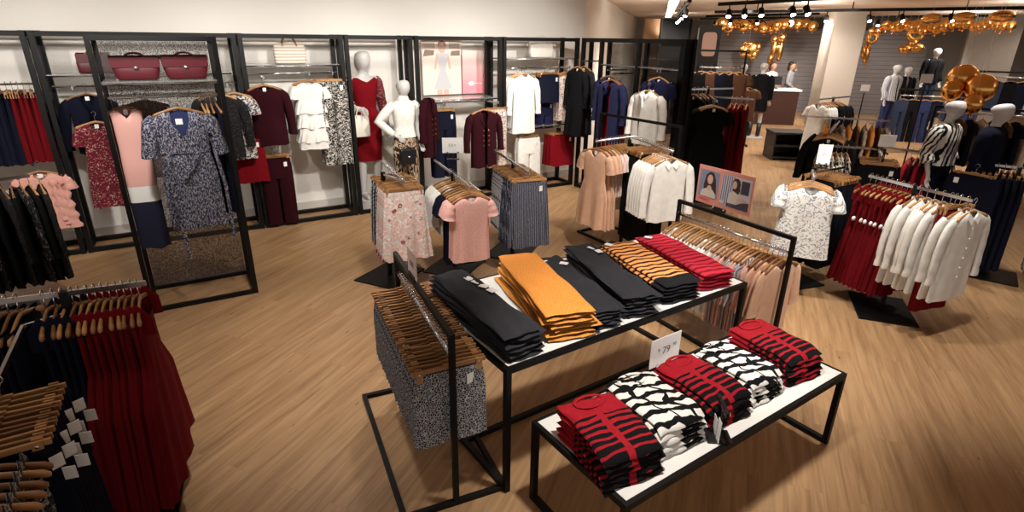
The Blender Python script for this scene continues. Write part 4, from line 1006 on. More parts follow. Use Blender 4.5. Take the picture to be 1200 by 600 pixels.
# rack behind: black trousers and red tops
f5 = Vector((4.72, 7.25))
floor_stand('stand of black trousers and red tops behind the right front stand', (f5.x, f5.y), 1.22, [((4.70, 7.22), (4.42, 6.70), 1.22), ((4.75, 7.2), (5.15, 6.78), 1.26), ((4.66, 7.3), (4.1, 7.5), 1.22)], (.6, .6), 0, group=RG)
bk5 = [bottom('trousers', 'trousers', 'black', .24, .98, .03, s) for s in (103, 104)]
rd5 = [top('blouse', 'blouse', m, .22, .85, .03, 'short', seed=105) for m in ('crimson', 'maroon')]
zz5 = [top('zigzag_blouse', 'blouse', 'zigzag', .2, .7, .03, 'short', seed=106)]
hang_row((4.42, 6.70), (4.70, 7.22), 1.22, [(8, .06, bk5, 'clip', 'black trousers', 'black trousers')], 'rear right stand', 'front', d0=.01)
hang_row((5.15, 6.78), (4.75, 7.2), 1.26, [(5, .06, rd5, 'shoulder', 'red blouse', 'red blouse')], 'rear right stand', 'right end', d0=.02)
hang_row((4.1, 7.5), (4.66, 7.3), 1.22, [(6, .06, zz5, 'shoulder', 'zigzag print blouse', 'zigzag blouse')], 'rear right stand', 'left end', d0=.02)
# black tops on brown hangers, further back
f6 = Vector((4.95, 8.75))
floor_stand('stand of black tops on brown hangers before the pillar', (f6.x, f6.y), 1.30, [((4.55, 8.15), (5.3, 9.3), 1.30), ((4.5, 9.0), (5.6, 8.5), 1.42)], (.6, .6), 0, group=RG)
bk6 = [top('blouse', 'blouse', m, .26, .8, .03, 'long', seed=107) for m in ('black', 'lace_black')]
hang_row((4.55, 8.15), (5.3, 9.3), 1.30, [(10, .08, bk6, 'shoulder', 'black long sleeved top', 'black top')], 'stand before the pillar', 'front', d0=.01)
fl6 = [top('floral_blouse', 'blouse', 'floral_multi', .22, .6, .03, 'short', seed=108), top('blouse', 'blouse', 'brown', .22, .6, .03, 'short', seed=109), top('blouse', 'blouse', 'orange', .22, .6, .03, 'short', seed=110)]
hang_row((5.6, 8.5), (4.5, 9.0), 1.42, [(9, .1, fl6, 'shoulder', 'patterned blouse', 'patterned blouse')], 'stand before the pillar', 'right end', d0=.02)
# long white dresses further back
f7 = Vector((6.5, 11.8))
floor_stand('far stand of long white dresses and black jackets left of the pillar foot', (f7.x, f7.y), 1.45, [((5.98, 11.35), (7.0, 12.1), 1.45)], (.6, .6), rad(20), group=RG)
wd7 = [dress('white', 1.38, .17, 1.1, .05, 'short', seed=111)]
bj7 = [top('jacket', 'jacket', 'black', .27, .95, .06, 'long', seed=112)]
hang_row((5.98, 11.35), (7.0, 12.1), 1.45, [(4, .10, wd7, 'shoulder', 'long white dress', 'white dress'), (4, .12, bj7, 'shoulder', 'long black jacket', 'black jacket')], 'far white dress stand', 'left end', d0=.02)
# tall black dress rack left of the aisle
f8 = Vector((3.10, 9.30))
floor_stand('tall stand of black and red dresses at the left of the aisle', (f8.x, f8.y), 1.78, [((2.80, 9.20), (3.58, 9.5), 1.78), ((3.12, 9.25), (3.02, 8.60), 1.66), ((3.15, 9.30), (3.72, 8.98), 1.66)], (.7, .6), 0, group=RG)
bd8 = [dress(m, 1.45, .22, 1.15, .035, 'short', seed=s) for m, s in (('black', 113), ('black', 114))]
rd8 = [dress('dkred', 1.12, .21, 1.15, .035, None, seed=115)]
hang_row((3.00, 8.62), (3.10, 9.2), 1.66, [(4, .08, bd8, 'shoulder', 'long black dress', 'long black dress')], 'tall aisle stand', 'front', d0=.01)
hang_row((2.84, 9.22), (3.12, 9.34), 1.78, [(4, .08, bd8, 'shoulder', 'black dress', 'black dress')], 'tall aisle stand', 'left end', d0=.02)
hang_row((3.66, 9.02), (3.22, 9.28), 1.66, [(4, .08, rd8, 'shoulder', 'dark red dress', 'red dress')], 'tall aisle stand', 'right end', d0=.02)

# ------------------------------------------------------------------ foreground left stand
FZ = 1.30
P0, P1 = Vector((-2.60, 2.345)), Vector((-1.93, 2.63))
floor_stand('large chrome armed stand of red and navy clothes in the left foreground', (-2.22, 2.50), FZ, [((-2.22, 2.50), (-1.90, 2.643), FZ), ((-2.25, 2.49), (-2.75, 2.28), FZ), ((-2.32, 2.34), (-1.62, 1.16), FZ - .10)], (.6, .6), rad(24))
rdr = [dress('dkred', 1.02, .185, 2.3, .024, straps=True, seed=s, name='strap_dress', rip=((11, .016), (17, .006)), wz=-.42, waist=.16) for s in (120, 121)]
ndr = [dress('navy', 1.05, .185, 1.5, .022, straps=True, seed=s, name='strap_dress', rip=((11, .012),), wz=-.42, waist=.16) for s in (122,)]
rows_end = P1.xy
hang_row(P1.xy, P0.xy, FZ, [(9, .032, rdr, 'shoulder', 'long dark red strap dress', 'red dress'), (4, .036, ndr, 'shoulder', 'navy strap dress', 'navy dress')], 'left foreground stand', 'right end', d0=.01, jit=3)
ntp = [bottom('trousers', 'trousers', 'navy', .2, .9, .018, s, flare=1.2, tagm=False) for s in (123,)]
hang_row((-2.40, 2.43), (-2.80, 2.26), FZ, [(10, .038, ntp, 'shoulder', 'navy wrap top', 'navy top')], 'left arm of foreground stand', 'right end', d0=.0, jit=3)
A2n, A2f = Vector((-1.66, 1.22)), Vector((-2.30, 2.30))
ntr = [bottom('trousers', 'trousers', 'navy', .215, 1.02, .020, s, flare=1.25, tagm=False) for s in (124, 125, 126, 127)]
for k_, g in enumerate(ntr):
    for q_ in range(2 if k_ % 2 == 0 else 0): g.part('price_tag', MB().box((.205 + .03 * q_ + .012 * k_, -.012 - .02 * q_, -.18 - .05 * q_ - .01 * k_), (.042, .003, .055), .5 - .7 * q_).mesh('price_tag', m_tag, False))
flt = [dress('floral_multi', .85, .19, 1.1, .024, straps=True, seed=s, name='floral_dress', rip=((6, .01),)) for s in (126,)]
F['floral_dark'] = layered('floral_dark', (64, 62, 68), [((172, 168, 168), blotch(46, .56)), ((130, 40, 46), spots(30, .18)), ((24, 24, 30), blotch(34, .6, (3, 3, 0)))])
flt = [dress('floral_dark', .85, .20, 1.1, .024, straps=True, seed=s, name='floral_dress', rip=((6, .01),)) for s in (126, 127)]
hang_row(A2n.xy, A2f.xy, FZ - .10, [(7, .052, flt, 'shoulder', 'dark floral strap dress', 'floral dress'), (11, .040, ntr, 'clip', 'navy trousers', 'navy trousers')], 'near arm of foreground stand', 'near end', d0=-.0, jit=3)
# rack at the left edge
f9 = Vector((-4.75, 4.62))
floor_stand('stand of black patterned jackets at the left edge of the photo', (f9.x, f9.y), 1.28, [((-4.72, 4.66), (-4.40, 4.98), 1.28), ((-4.78, 4.6), (-5.3, 4.1), 1.28)], (.6, .6), rad(45))
bk9 = [top('patterned_jacket', 'jacket', m, .23, .86, .03, 'long', seed=s, flare=1.1, tagm=False) for m, s in (('lace_black', 130), ('black', 131), ('dark_print', 132), ('black', 133))]
hang_row((-4.36, 5.02), (-5.3, 4.1), 1.28, [(14, .07, bk9, 'shoulder', 'black patterned jacket', 'black jacket')], 'stand at the left edge', 'right end', d0=.0, jit=6)
# ------------------------------------------------------------------ figures
def figure(name, label, cat, loc, yaw, H, arms, mat, group=None, step=0.0, lean=0):
    """one continuous body grown over a skeleton (local: faces -y). arms = [(elbow, wrist, hand direction) left, right] for a 1.78 m body"""
    V, E, Rr = [], [], []
    def v(p, r, parent=None):
        V.append(p); Rr.append(r if isinstance(r, tuple) else (r, r))
        if parent is not None: E.append((parent, len(V) - 1))
        return len(V) - 1
    pel = v((0, 0, .95), (.135, .10)); wa = v((0, .005, 1.10), (.105, .08), pel); ch = v((0, 0, 1.27), (.13, .10), wa); uc = v((0, .01, 1.40), (.115, .08), ch)
    nk = v((0, .01, 1.475), .056, uc); n2 = v((0, .0, 1.53), .050, nk); jw = v((0, -.03, 1.58), (.080, .096), n2); hd = v((0, -.014, 1.655), (.106, .126), jw); cw = v((0, .004, 1.725), (.078, .095), hd)
    for sg, st in ((-1, step), (1, -step)):
        hip = v((sg * .085, 0, .88), .088, pel); kn = v((sg * .095, -.012 + st * .5, .50), .056, hip); sh = v((sg * .098, .012 + st * .8, .30), .052, kn); an = v((sg * .10, .025 + st, .09), .036, sh)
        hl = v((sg * .10, .03 + st, .045), .036, an); ft = v((sg * .105, -.08 + st, .03), (.036, .028), hl); v((sg * .108, -.15 + st, .022), (.026, .018), ft)
    for sg, (el, wr_, hdv) in zip((-1, 1), arms):
        s0 = v((sg * .13, .01, 1.415), .055, uc); s1 = v((sg * .175, .01, 1.39), .050, s0); e_ = v(el, .038, s1); w_ = v(wr_, .025, e_)
        d = Vector(hdv).normalized(); w3 = Vector(wr_); pal = v(tuple(w3 + d * .055), (.032, .018), w_)
        side = d.cross(Vector((0, 1, 0)));
        if side.length < .2: side = d.cross(Vector((0, 0, 1)))
        side.normalize(); bendv = Vector((0, -1, 0)) if abs(d.y) < .7 else Vector((0, 0, -1))
        for k, ln in enumerate((.062, .072, .068, .052)):
            o = (k - 1.5) * .019; b = w3 + d * .095 + side * o
            f0 = v(tuple(b), .0095, pal); f1 = v(tuple(b + d * ln * .5 + bendv * .006), .0085, f0); v(tuple(b + d * ln + bendv * .022), .007, f1)
        tb = w3 + d * .045 + side * .034 * (-sg); t0 = v(tuple(tb), .011, pal); v(tuple(tb + d * .045 + side * .014 * (-sg) + bendv * .012), .008, t0)
    me = bpy.data.meshes.new(name); me.from_pydata(V, E, []); me.materials.append(mat)
    o = bpy.data.objects.new(name, me); COL.objects.link(o)
    md = o.modifiers.new('skin', 'SKIN'); md.use_smooth_shade = True; md.branch_smoothing = .6
    for i, sv in enumerate(me.skin_vertices[0].data): sv.radius = Rr[i]; sv.use_root = (i == 0)
    sb_ = o.modifiers.new('subdivision', 'SUBSURF'); sb_.levels = 2; sb_.render_levels = 2
    k = H / 1.78; o.scale = (k, k, k); o.location = loc; o.rotation_euler = (lean, 0, yaw)
    tag(o, label, cat, group); o['arms'] = 0
    return o
def wear_torso(o, mat, rows, name='dress', rip=(), gap=0, neck=None, seed=1, p=.95):
    return loft(MB(), rows, 48, 22, rip, seed, p, neck, gap).build(name, mat, o, True)
def wear_sleeve(o, mat, path, radii, name='sleeve'):
    P, A = [], []
    for i in range(len(path) - 1):
        for j in range(4): P.append(Vector(path[i]).lerp(Vector(path[i + 1]), j / 4)); q = radii[i] + (radii[i + 1] - radii[i]) * j / 4; A.append(q * (1 + .04 * sin(i * 4 + j * 2.2)))
    P.append(Vector(path[-1])); A.append(radii[-1])
    return MB().tube(P, A, 14, True).build(name, mat, o, True)
def wear_legs(o, mat, r0=.10, r1=.075, name='trousers', z1=.10, step=0):
    mb = loft(MB(), [(1.03, .135, .115), (.93, .165, .128), (.84, .175, .125)], 40, 5, (), 1, .95)
    for sg, st in ((-1, step), (1, -step)):
        P = [Vector((sg * .085, 0, .90)), Vector((sg * .09, 0, .70)), Vector((sg * .096, st * .5, .48)), Vector((sg * .10, .015 + st * .8, .28)), Vector((sg * .102, .02 + st, z1))]
        mb.tube(P, [.095, r0, r0 * .8, r1, r1], 16)
    return mb.build(name, mat, o, True)
def plinth(loc, yaw, label, w=.5, h=.12, round_=True):
    mb = MB().lathe([(0, 0), (w / 2, 0), (w / 2, h - .006), (w / 2 - .006, h), (0, h)], 36)
    o = mb.build('plinth', m_mann, None, False); o.location = loc; o.rotation_euler = (0, 0, yaw); return tag(o, label, 'plinth')
DOWN = [((-.235, .03, 1.13), (-.25, -.06, .89), (-.02, -.1, -1)), ((.235, .03, 1.13), (.25, -.06, .89), (.02, -.1, -1))]
MANG = 'featureless white mannequins'
# mannequin in the red dress
pr_ = wl(.36, .40); plinth(tuple(pr_), 0, 'low round white base under the red dress mannequin', .48, .14)
ARM_R = [((-.24, -.02, 1.16), (-.19, -.24, 1.10), (.3, -1, -.1)), ((.235, .03, 1.13), (.26, -.05, .88), (.02, -.1, -1))]
mr = figure('mannequin', 'white mannequin in a fitted red dress with a cream bag on its arm', 'mannequin', (pr_.x, pr_.y, .14), rad(38), 1.86 + .36, ARM_R, m_mann, MANG)
mr.scale = (1.22, 1.22, 1.245)
wear_torso(mr, F['red'], [(1.435, .145, .085), (1.40, .175, .105), (1.28, .155, .125), (1.10, .128, .105), (.96, .172, .128), (.80, .18, .128), (.50, .158, .112), (.47, .158, .112)], 'fitted_dress', ((4, .003),), neck=(.10, .05))
wear_torso(mr, F['red'], [(1.09, .130, .108), (1.04, .155, .125), (.955, .185, .142)], 'peplum', ((7, .006),))
for sg, (el, w_, _) in zip((-1, 1), ARM_R):
    s0 = Vector((sg * .15, .01, 1.415)); e = Vector(el); w3 = Vector(w_)
    wear_sleeve(mr, F['floral_maroon'], [s0, Vector((sg * .185, .012, 1.37)), e, e.lerp(w3, .45)], [.052, .064, .056, .058])
bgp = mr.matrix_basis @ Vector((-.19, -.24, .80))
hb = handbag('cream handbag hanging from the arm of the red dress mannequin', (bgp.x, bgp.y, bgp.z), rad(38), m_bagwhite, .27, .30, .12, True)
# mannequin in the white shirt
pw_ = wl(.72, -.22); plinth(tuple(pw_), 0, 'low round white base under the white shirt mannequin', .48, .12)
ARM_W = [((-.36, .06, 1.20), (-.20, -.06, 1.02), (.8, -.3, -.5)), ((.24, .05, 1.14), (.20, -.10, .93), (-.1, -.3, -1))]
mw = figure('mannequin', 'white mannequin with hand on hip in white shirt and leopard trousers', 'mannequin', (pw_.x, pw_.y, .12), rad(40), 1.86, ARM_W, m_mann, MANG)
wear_legs(mw, F['leopard'], .098, .085)
wear_torso(mw, F['white'], [(1.475, .065, .058), (1.45, .12, .085), (1.41, .178, .105), (1.28, .162, .125), (1.12, .14, .115), (.98, .172, .135)], 'shirt', ((7, .006), (4, .006)))
loft(MB(), [(1.53, .062, .06), (1.47, .085, .078)], 24, 2, (), 1, .95).build('collar', F['white'], mw, True)
wear_sleeve(mw, F['white'], [(-.15, .01, 1.41), (-.20, .015, 1.37), ARM_W[0][0], ARM_W[0][1]], [.056, .066, .055, .045])
wear_sleeve(mw, F['white'], [(.15, .01, 1.41), (.20, .015, 1.37), ARM_W[1][0], ARM_W[1][1]], [.056, .066, .055, .045])
jk = blazer('maroon', 141, .84, .13, .05, 4)
p = wl(1.08, -.26, 1.78); o = jk.place(p, rad(70), 'wine blazer with gold buttons held at the white shirt mannequin\'s shoulder', 'blazers in the middle of the wall')
bgp = mw.matrix_basis @ Vector((-.10, -.22, .70))
handbag('small black handbag beside the leopard trousers of the white shirt mannequin', (bgp.x, bgp.y, bgp.z - .06), rad(40), m_bagblack, .24, .22, .10, True, True)
# right hand mannequins
p = atd(1122, 112, 6.75)
plinth((p.x, p.y, 0), 0, 'round white base under the striped top mannequin', .5, .16)
ms = figure('mannequin', 'white mannequin in black and white striped top, right side of photo', 'mannequin', (p.x, p.y, .16), rad(25), p.z - .16, DOWN, m_mann, MANG)
F['bold_stripe'] = layered('bold_stripe', (226, 222, 214), [((26, 24, 26), bands(5.5, .58, 'X', 2.5, 2, .25))])
wear_torso(ms, F['bold_stripe'], [(1.47, .075, .062), (1.44, .14, .09), (1.40, .185, .11), (1.28, .18, .13), (1.10, .175, .13), (.98, .19, .14)], 'striped_top', ((8, .012), (5, .008)))
for sg, (el, w_, _) in zip((-1, 1), DOWN): wear_sleeve(ms, F['bold_stripe'], [(sg * .15, .01, 1.41), (sg * .20, .012, 1.36), el, Vector(el).lerp(Vector(w_), .5)], [.058, .072, .07, .075])
wear_legs(ms, F['navy'], .098, .09)
p = atd(1178, 115, 6.35)
plinth((p.x, p.y, 0), 0, 'round white base under the navy jacket mannequin', .5, .16)
mn = figure('mannequin', 'white mannequin in navy jacket and navy trousers at the right edge', 'mannequin', (p.x, p.y, .16), rad(35), p.z - .16, DOWN, m_mann, MANG)
wear_torso(mn, F['navy'], [(1.48, .075, .062), (1.45, .14, .095), (1.41, .20, .118), (1.28, .19, .138), (1.10, .178, .135), (.86, .205, .15)], 'jacket', ((5, .006),), gap=.08)
for sg, (el, w_, _) in zip((-1, 1), DOWN): wear_sleeve(mn, F['navy'], [(sg * .15, .01, 1.415), (sg * .205, .012, 1.37), el, w_], [.06, .074, .06, .048])
wear_legs(mn, F['navy'], .10, .09)
# far mannequins
def far_mann(px, py, Y, label, topm, legm, yaw, base=.16, L=.86, jacket=True, skirt=False):
    p = atd(px, py, Y); o = figure('mannequin', label, 'mannequin', (p.x, p.y, base), yaw, p.z - base, DOWN, m_mann, MANG)
    plinth((p.x, p.y, 0), 0, 'round base under the ' + label.replace('white headed ', ''), .5, base)
    wear_torso(o, topm, [(1.48, .075, .065), (1.44, .15, .095), (1.40, .20, .12), (1.28, .19, .135), (1.10, .18, .135), (L, .215, .16)], 'jacket', ((5, .006),), gap=.1 if jacket else 0)
    for sg, (el, w_, _) in zip((-1, 1), DOWN): wear_sleeve(o, topm, [(sg * .15, .01, 1.415), (sg * .205, .012, 1.37), el, w_], [.06, .078, .062, .05])
    if skirt: wear_torso(o, legm, [(1.0, .15, .12), (.9, .18, .14), (.58, .20, .15)], 'skirt', ((5, .006),))
    else: wear_legs(o, legm, .10, .085)
    return o
fm = far_mann(897, 71, 15.6, 'white headed mannequin in a long black coat standing in the aisle', F['black'], F['brown'], rad(160), .04, .62, False, True)
for sg in (-1, 1): MB().tube([(sg * .10, .03, .34), (sg * .10, .028, .12), (sg * .10, .02, .05)], [.058, .05, .05], 14).ball((sg * .105, -.06, .04), (.05, .12, .042), 14, 8).build('boot', m_bagblack, fm, True)
far_mann(873, 73, 17.2, 'white headed mannequin in a black blazer left of the coat mannequin', F['black'], F['black'], rad(10))
far_mann(1053, 73, 15.5, 'white headed mannequin in a pale and blue jacket by the grey boards', F['grey_stripe'], F['blue'], rad(20))
far_mann(1066, 76, 16.2, 'white headed mannequin in a black suit by the grey boards', F['black'], F['black'], rad(-10))
far_mann(1100, 54, 17.5, 'white headed mannequin in a black coat high beside the concrete column', F['black'], F['denim'], rad(0), .45)

# people at the cash desk
def person(px, py, Y, label, topm, yaw, hairm, arms, legm):
    p = atd(px, py, Y); o = figure('person', label, 'person', (p.x, p.y, 0), yaw, p.z, arms, m_skin, 'people at the cash desk')
    mb = MB().ball((0, .018, 1.685), (.088, .10, .098), 18, 12); mb.ball((0, .075, 1.60), (.075, .05, .13), 14, 10); mb.build('hair', hairm, o, True)
    MB().ball((0, -.105, 1.655), (.011, .018, .020), 10, 6).build('nose', m_skin, o, True)
    for x in (-.03, .03): MB().ball((x, -.088, 1.685), (.012, .008, .008), 8, 6).build('eye', m_bagblack, o, True)
    MB().ball((0, -.094, 1.615), (.022, .008, .007), 10, 6).build('mouth', plain('lip', (150, 70, 70), .5), o, True)
    wear_torso(o, topm, [(1.48, .075, .065), (1.44, .14, .09), (1.40, .185, .11), (1.28, .175, .13), (1.10, .15, .12), (.95, .18, .14)], 'top', ((5, .006),))
    for sg, (el, w_, _) in zip((-1, 1), arms): wear_sleeve(o, topm, [(sg * .15, .01, 1.415), (sg * .20, .012, 1.37), el, Vector(el).lerp(Vector(w_), .6)], [.055, .068, .056, .05])
    wear_legs(o, legm, .10, .08); return o
UPARM = [((-.235, .03, 1.13), (-.20, -.18, .98), (.3, -1, -.3)), ((.36, -.10, 1.42), (.20, -.12, 1.62), (-.6, 0, .6))]
BENT = [((-.235, .03, 1.13), (-.12, -.24, 1.05), (.5, -1, 0)), ((.235, .03, 1.13), (.12, -.24, 1.05), (-.5, -1, 0))]
person(907, 72, 19.9, 'person with auburn hair in a striped top standing at the cash desk', F['stripe_tee'], rad(25), m_hair_red, BENT, F['black'])
person(929, 72, 19.9, 'person with dark hair and a raised arm at the cash desk', F['grey'], rad(60), m_hair, UPARM, F['black'])

# ------------------------------------------------------------------ background furniture
def box_unit(name, label, cat, loc, yaw, w, d, h, mat, topm, shelves=2, group=None):
    r = thing(name, label, cat, loc, yaw, group); t = .03
    for x in (-w / 2 + t / 2, w / 2 - t / 2): MB().box((x, 0, h / 2 - .02), (t, d, h - .04)).build('side_panel', mat, r)
    MB().box((0, d / 2 - .01, h / 2 - .02), (w - 2 * t, .02, h - .04)).build('back_panel', mat, r)
    for k in range(shelves): MB().box((0, -.01, .06 + k * (h - .1) / max(1, shelves)), (w - 2 * t, d - .02, t)).build('shelf', mat, r)
    MB().box((0, 0, h - .02), (w + .04, d + .04, .04)).build('counter_top', topm, r); return r
m_desk = plain('walnut_desk', (66, 34, 26), .45, vary=.3, vscale=5); m_dk = plain('charcoal_desk', (38, 35, 34), .5)
p = at(905, 128, 0); 
q = atd(925, 103, 18.3)
r = thing('cash_desk', 'dark wood cash desk with pale top in front of the grey boards', 'counter', (7.75, 18.6, 0), rad(-10))
MB().box((0, 0, 1.06), (2.5, .75, .05)).build('counter_top', m_white_paint, r)
MB().box((-.75, 0, .51), (1.2, .66, 1.03)).build('desk_front', m_dk, r); MB().box((.54, 0, .51), (1.3, .66, 1.03)).build('desk_front', m_desk, r)
MB().box((0, 0, .04), (2.3, .6, .08)).build('kick_board', m_dk, r)
for x in (-.4, .5):
    pp = Vector((7.75, 18.6, 1.085)) + Vector((cos(rad(-10)) * x, sin(rad(-10)) * x, 0))
    r = thing('till_screen', ('left' if x < 0 else 'right') + ' dark till screen standing on the cash desk', 'screen', tuple(pp), rad(-10), 'till screens')
    MB().box((0, 0, .01), (.2, .18, .02)).build('stand_base', m_dk, r); MB().bar((0, 0, .02), (0, .02, .16), .03).build('stem', m_dk, r); MB().box((0, -.02, .24), (.38, .03, .26)).build('screen', m_dark_plastic, r)
box_unit('low_cube', 'low black display cube beside the long white dresses', 'display unit', (6.15, 12.75, 0), rad(-5), .7, .6, .62, m_dk, m_dk)
box_unit('display_cabinet', 'dark shelf unit behind the left end of the aisle', 'display unit', (5.15, 16.2, 0), rad(-5), 1.6, .5, 1.15, m_dk, m_dk, 3)
def wall_rack(label, p0, p1, h, items, z, group):
    p0, p1 = Vector(p0), Vector(p1); d = p1 - p0; L = d.length; yaw = math.atan2(d.y, d.x)
    r = thing('clothes_rack', label, 'rack', p0, yaw, group)
    for x in (0, L): MB().bar((x, 0, 0), (x, 0, h), .04).build('post', m_black, r)
    MB().bar((0, 0, h - .02), (L, 0, h - .02), .04).build('top_bar', m_black, r)
    for x in (0, L): MB().bar((x, -.3, .02), (x, .3, .02), .04).build('base_bar', m_black, r)
    MB().tube([(0, 0, z - .012), (L, 0, z - .012)], .013, 8).build('hanging_rail', m_chrome, r, True)
    return r
BG = 'far black racks'
def far_rack(label, where, p0, p1, h, z, gs, desc, n, front=False):
    wall_rack(label, p0, p1, h, None, z, BG)
    a, b = Vector(p0), Vector(p1); d = (b - a); L = d.length; d.normalize(); yaw = math.atan2(d.y, d.x)
    for i in range(n):
        c = a + d * (L * (i + .5) / n); rz = yaw + (0 if front else PI / 2 + rad(RND.uniform(-8, 8)))
        gs[i % len(gs)].place((c.x, c.y, z), rz, f'{ordn(i)} {desc} from the left on the {where}', f'{desc} on the {where}')
        hanger('shoulder', (c.x, c.y, z), rz, f'{ordn(i)} hanger from the left on the {where}', f'hangers on the {where}', False)
jean = [bottom('jeans', 'trousers', m, .17, .95, .05, 150, tagm=False) for m in ('denim', 'black', 'blue', 'navy')]
jack = [top('jacket', 'jacket', m, .22, .7, .05, 'long', seed=151, tagm=False) for m in ('navy', 'grey', 'denim', 'black')]
mix = [top('blouse', 'blouse', m, .22, .8, .05, 'short', seed=152, tagm=False) for m in ('cream', 'black', 'brown', 'navy')]
far_rack('far rack of jeans in front of the grey boards', 'far jeans rack', (9.0, 13.6, 0), (10.5, 13.1, 0), 1.50, 1.36, jean, 'pair of blue jeans', 7, True)
far_rack('far rack of jackets right of the jeans rack', 'far jacket rack', (10.9, 14.2, 0), (12.6, 13.2, 0), 1.9, 1.78, jack, 'dark jacket', 8, True)
far_rack('far rack of mixed tops at the left of the cash desk', 'far left rack', (4.6, 14.6, 0), (5.9, 14.4, 0), 1.6, 1.5, mix, 'far hanging top', 7, True)
far_rack('rack with a dark and pale mix beyond the dark partition', 'rack beyond the partition', (4.0, 12.9, 0), (4.9, 12.6, 0), 2.3, 1.95, mix[1:], 'hanging top', 5, True)
far_rack('rack of brown and cream clothes behind the right stands', 'mixed right rack', (7.6, 10.4, 0), (9.4, 9.6, 0), 1.45, 1.35, mix, 'mixed blouse', 12)
far_rack('rack of dark clothes at the far right edge', 'far right edge rack', (10.8, 9.9, 0), (11.9, 9.0, 0), 2.1, 1.95, [top('jacket', 'jacket', m, .25, .85, .06, 'long', seed=154, tagm=False) for m in ('white', 'black', 'grey', 'navy')], 'hanging jacket', 5, True)
# stock boxes on top of the partition, seen beyond it
for (px, py, Y, w, h, mt, lab) in ((768, 33, 20, .75, .62, plain('cardboard_brown', (150, 118, 86), .8), 'brown cabinet standing beyond the dark partition'), (792, 34, 19, .95, .66, m_dk, 'dark grey cabinet right of the brown cabinet beyond the partition')):
    p = atd(px, py, Y); box_unit('tall_cabinet', lab, 'cabinet', (p.x, p.y, 0), rad(-8), w, .5, p.z + h / 2, mt, mt, 5, 'tall cabinets beyond the partition')
# pink light panel / mirror on the far left
p = atd(831, 52, 17.5)
r = thing('lit_poster', 'rounded pale pink display panel on a dark post beyond the partition', 'sign', (p.x, p.y, 0), rad(-5))
MB().bar((0, .05, 0), (0, .05, 2.9), .62, .06).build('back_panel', m_dk, r)
pts = [(.20 * math.copysign(abs(cos(q)) ** .4, cos(q)), .33 * math.copysign(abs(sin(q)) ** .4, sin(q))) for q in [2 * PI * k / 32 for k in range(32)]]
mb = MB(); a0 = mb.ring([(x, -.01, p.z + z) for x, z in pts]); b0 = mb.ring([(x, .025, p.z + z) for x, z in pts]); mb.stitch(a0, b0, 32); mb.f.append(tuple(a0 + k for k in range(32))); mb.build('pink_panel', plain('pale_pink_panel', (226, 190, 178), .5), r)
# small white cards on the far racks
for (px, py, z, lab) in ((1014, 103, 1.55, 'white card standing by the grey boards'), (1086, 92, 1.95, 'white card above the far jacket rack'), (1040, 165, 1.4, 'grey card above the rear right stand')):
    p = at(px, py, z); r = thing('price_card', lab, 'sign', (p.x, p.y, 0), rad(-10), 'far price cards')
    MB().bar((0, 0, 0), (0, 0, p.z - .1), .02).build('stem', m_black, r); MB().box((0, 0, p.z), (.18, .01, .14)).build('sign_card', m_paper, r); MB().box((0, 0, .01), (.2, .2, .02)).build('base', m_black, r)

# ------------------------------------------------------------------ gold balloons
GBL = 'gold foil balloons'
def balloon(label, c, r, sq=.85):
    mb = MB(); prev = None; n, m = 28, 14
    for j in range(m + 1):
        a = -PI / 2 + PI * j / m
        ring = []
        for k in range(n):
            q = 2 * PI * k / n; w = 1 - .035 * (abs(sin(q * 9)) if abs(sin(a)) < .5 else 0)
            ring.append((r * cos(a) * cos(q) * w, r * sq * sin(a), r * cos(a) * sin(q) * w))
        b = mb.ring(ring)
        if prev is not None: mb.stitch(prev, b, n)
        prev = b
    o = mb.build('foil_balloon', m_gold, None, True); o.location = c; o.rotation_euler = (RND.uniform(-.5, .5), 0, RND.uniform(-.8, .8)); tag(o, label, 'balloon', GBL)
    kn = MB().lathe([(.0, .0), (.012, -.01), (.03, -.05)], 10, (0, 0, -r)); kn.build('neck', m_gold, o, True)
    return o
for i, (px, py, Y, rr, lab) in enumerate(((1128, 92, 10.8, .26, 'large gold balloon lowest left of the pair before the concrete column'), (1150, 103, 10.4, .25, 'large gold balloon right of the pair before the concrete column'), (1116, 106, 10.6, .19, 'smaller gold balloon left under the large pair'), (1140, 122, 10.2, .18, 'smaller gold balloon under the large pair above the striped mannequin'))):
    p = atd(px, py, Y); balloon(lab, p, rr)
def foil_numeral(label, px, py, Y, blobs, rings=()):
    p = atd(px, py, Y); mb = MB()
    for x, z, a, b in blobs: mb.ball((x, 0, z), (a, .09, b), 16, 10)
    for x, z, R_, r_ in rings: mb.torus((x, 0, z), R_, r_)
    o = mb.build('foil_balloon', m_gold, None, True); o.location = p; o.rotation_euler = (0, 0, rad(-15)); tag(o, label, 'balloon', GBL); return o
foil_numeral('gold foil balloon with dark end left on the grey boards', 876, 60, 19.8, [(-.12, .02, .15, .2), (.10, .05, .2, .26), (.2, -.12, .12, .16), (0, .22, .18, .1), (.3, .12, .1, .16)])
foil_numeral('tall gold foil figure balloon in the middle of the grey boards', 910, 56, 19.9, [(-.08, -.05, .1, .35), (.12, -.1, .1, .34), (.02, .02, .18, .12), (-.14, -.36, .09, .18), (.12, .32, .15, .15), (-.12, .26, .12, .13)])
foil_numeral('slim gold foil balloon just right of the pale pillar', 1017, 58, 18.5, [(0, -.12, .08, .34), (-.1, -.05, .07, .24)], [(.04, .33, .12, .055)])
foil_numeral('gold foil bow balloon hanging above the far mannequins', 1069, 49, 17.5, [(-.14, -.2, .18, .12), (.16, -.16, .2, .12), (.03, -.04, .13, .13)], [(.03, .22, .17, .07)])
k = 0
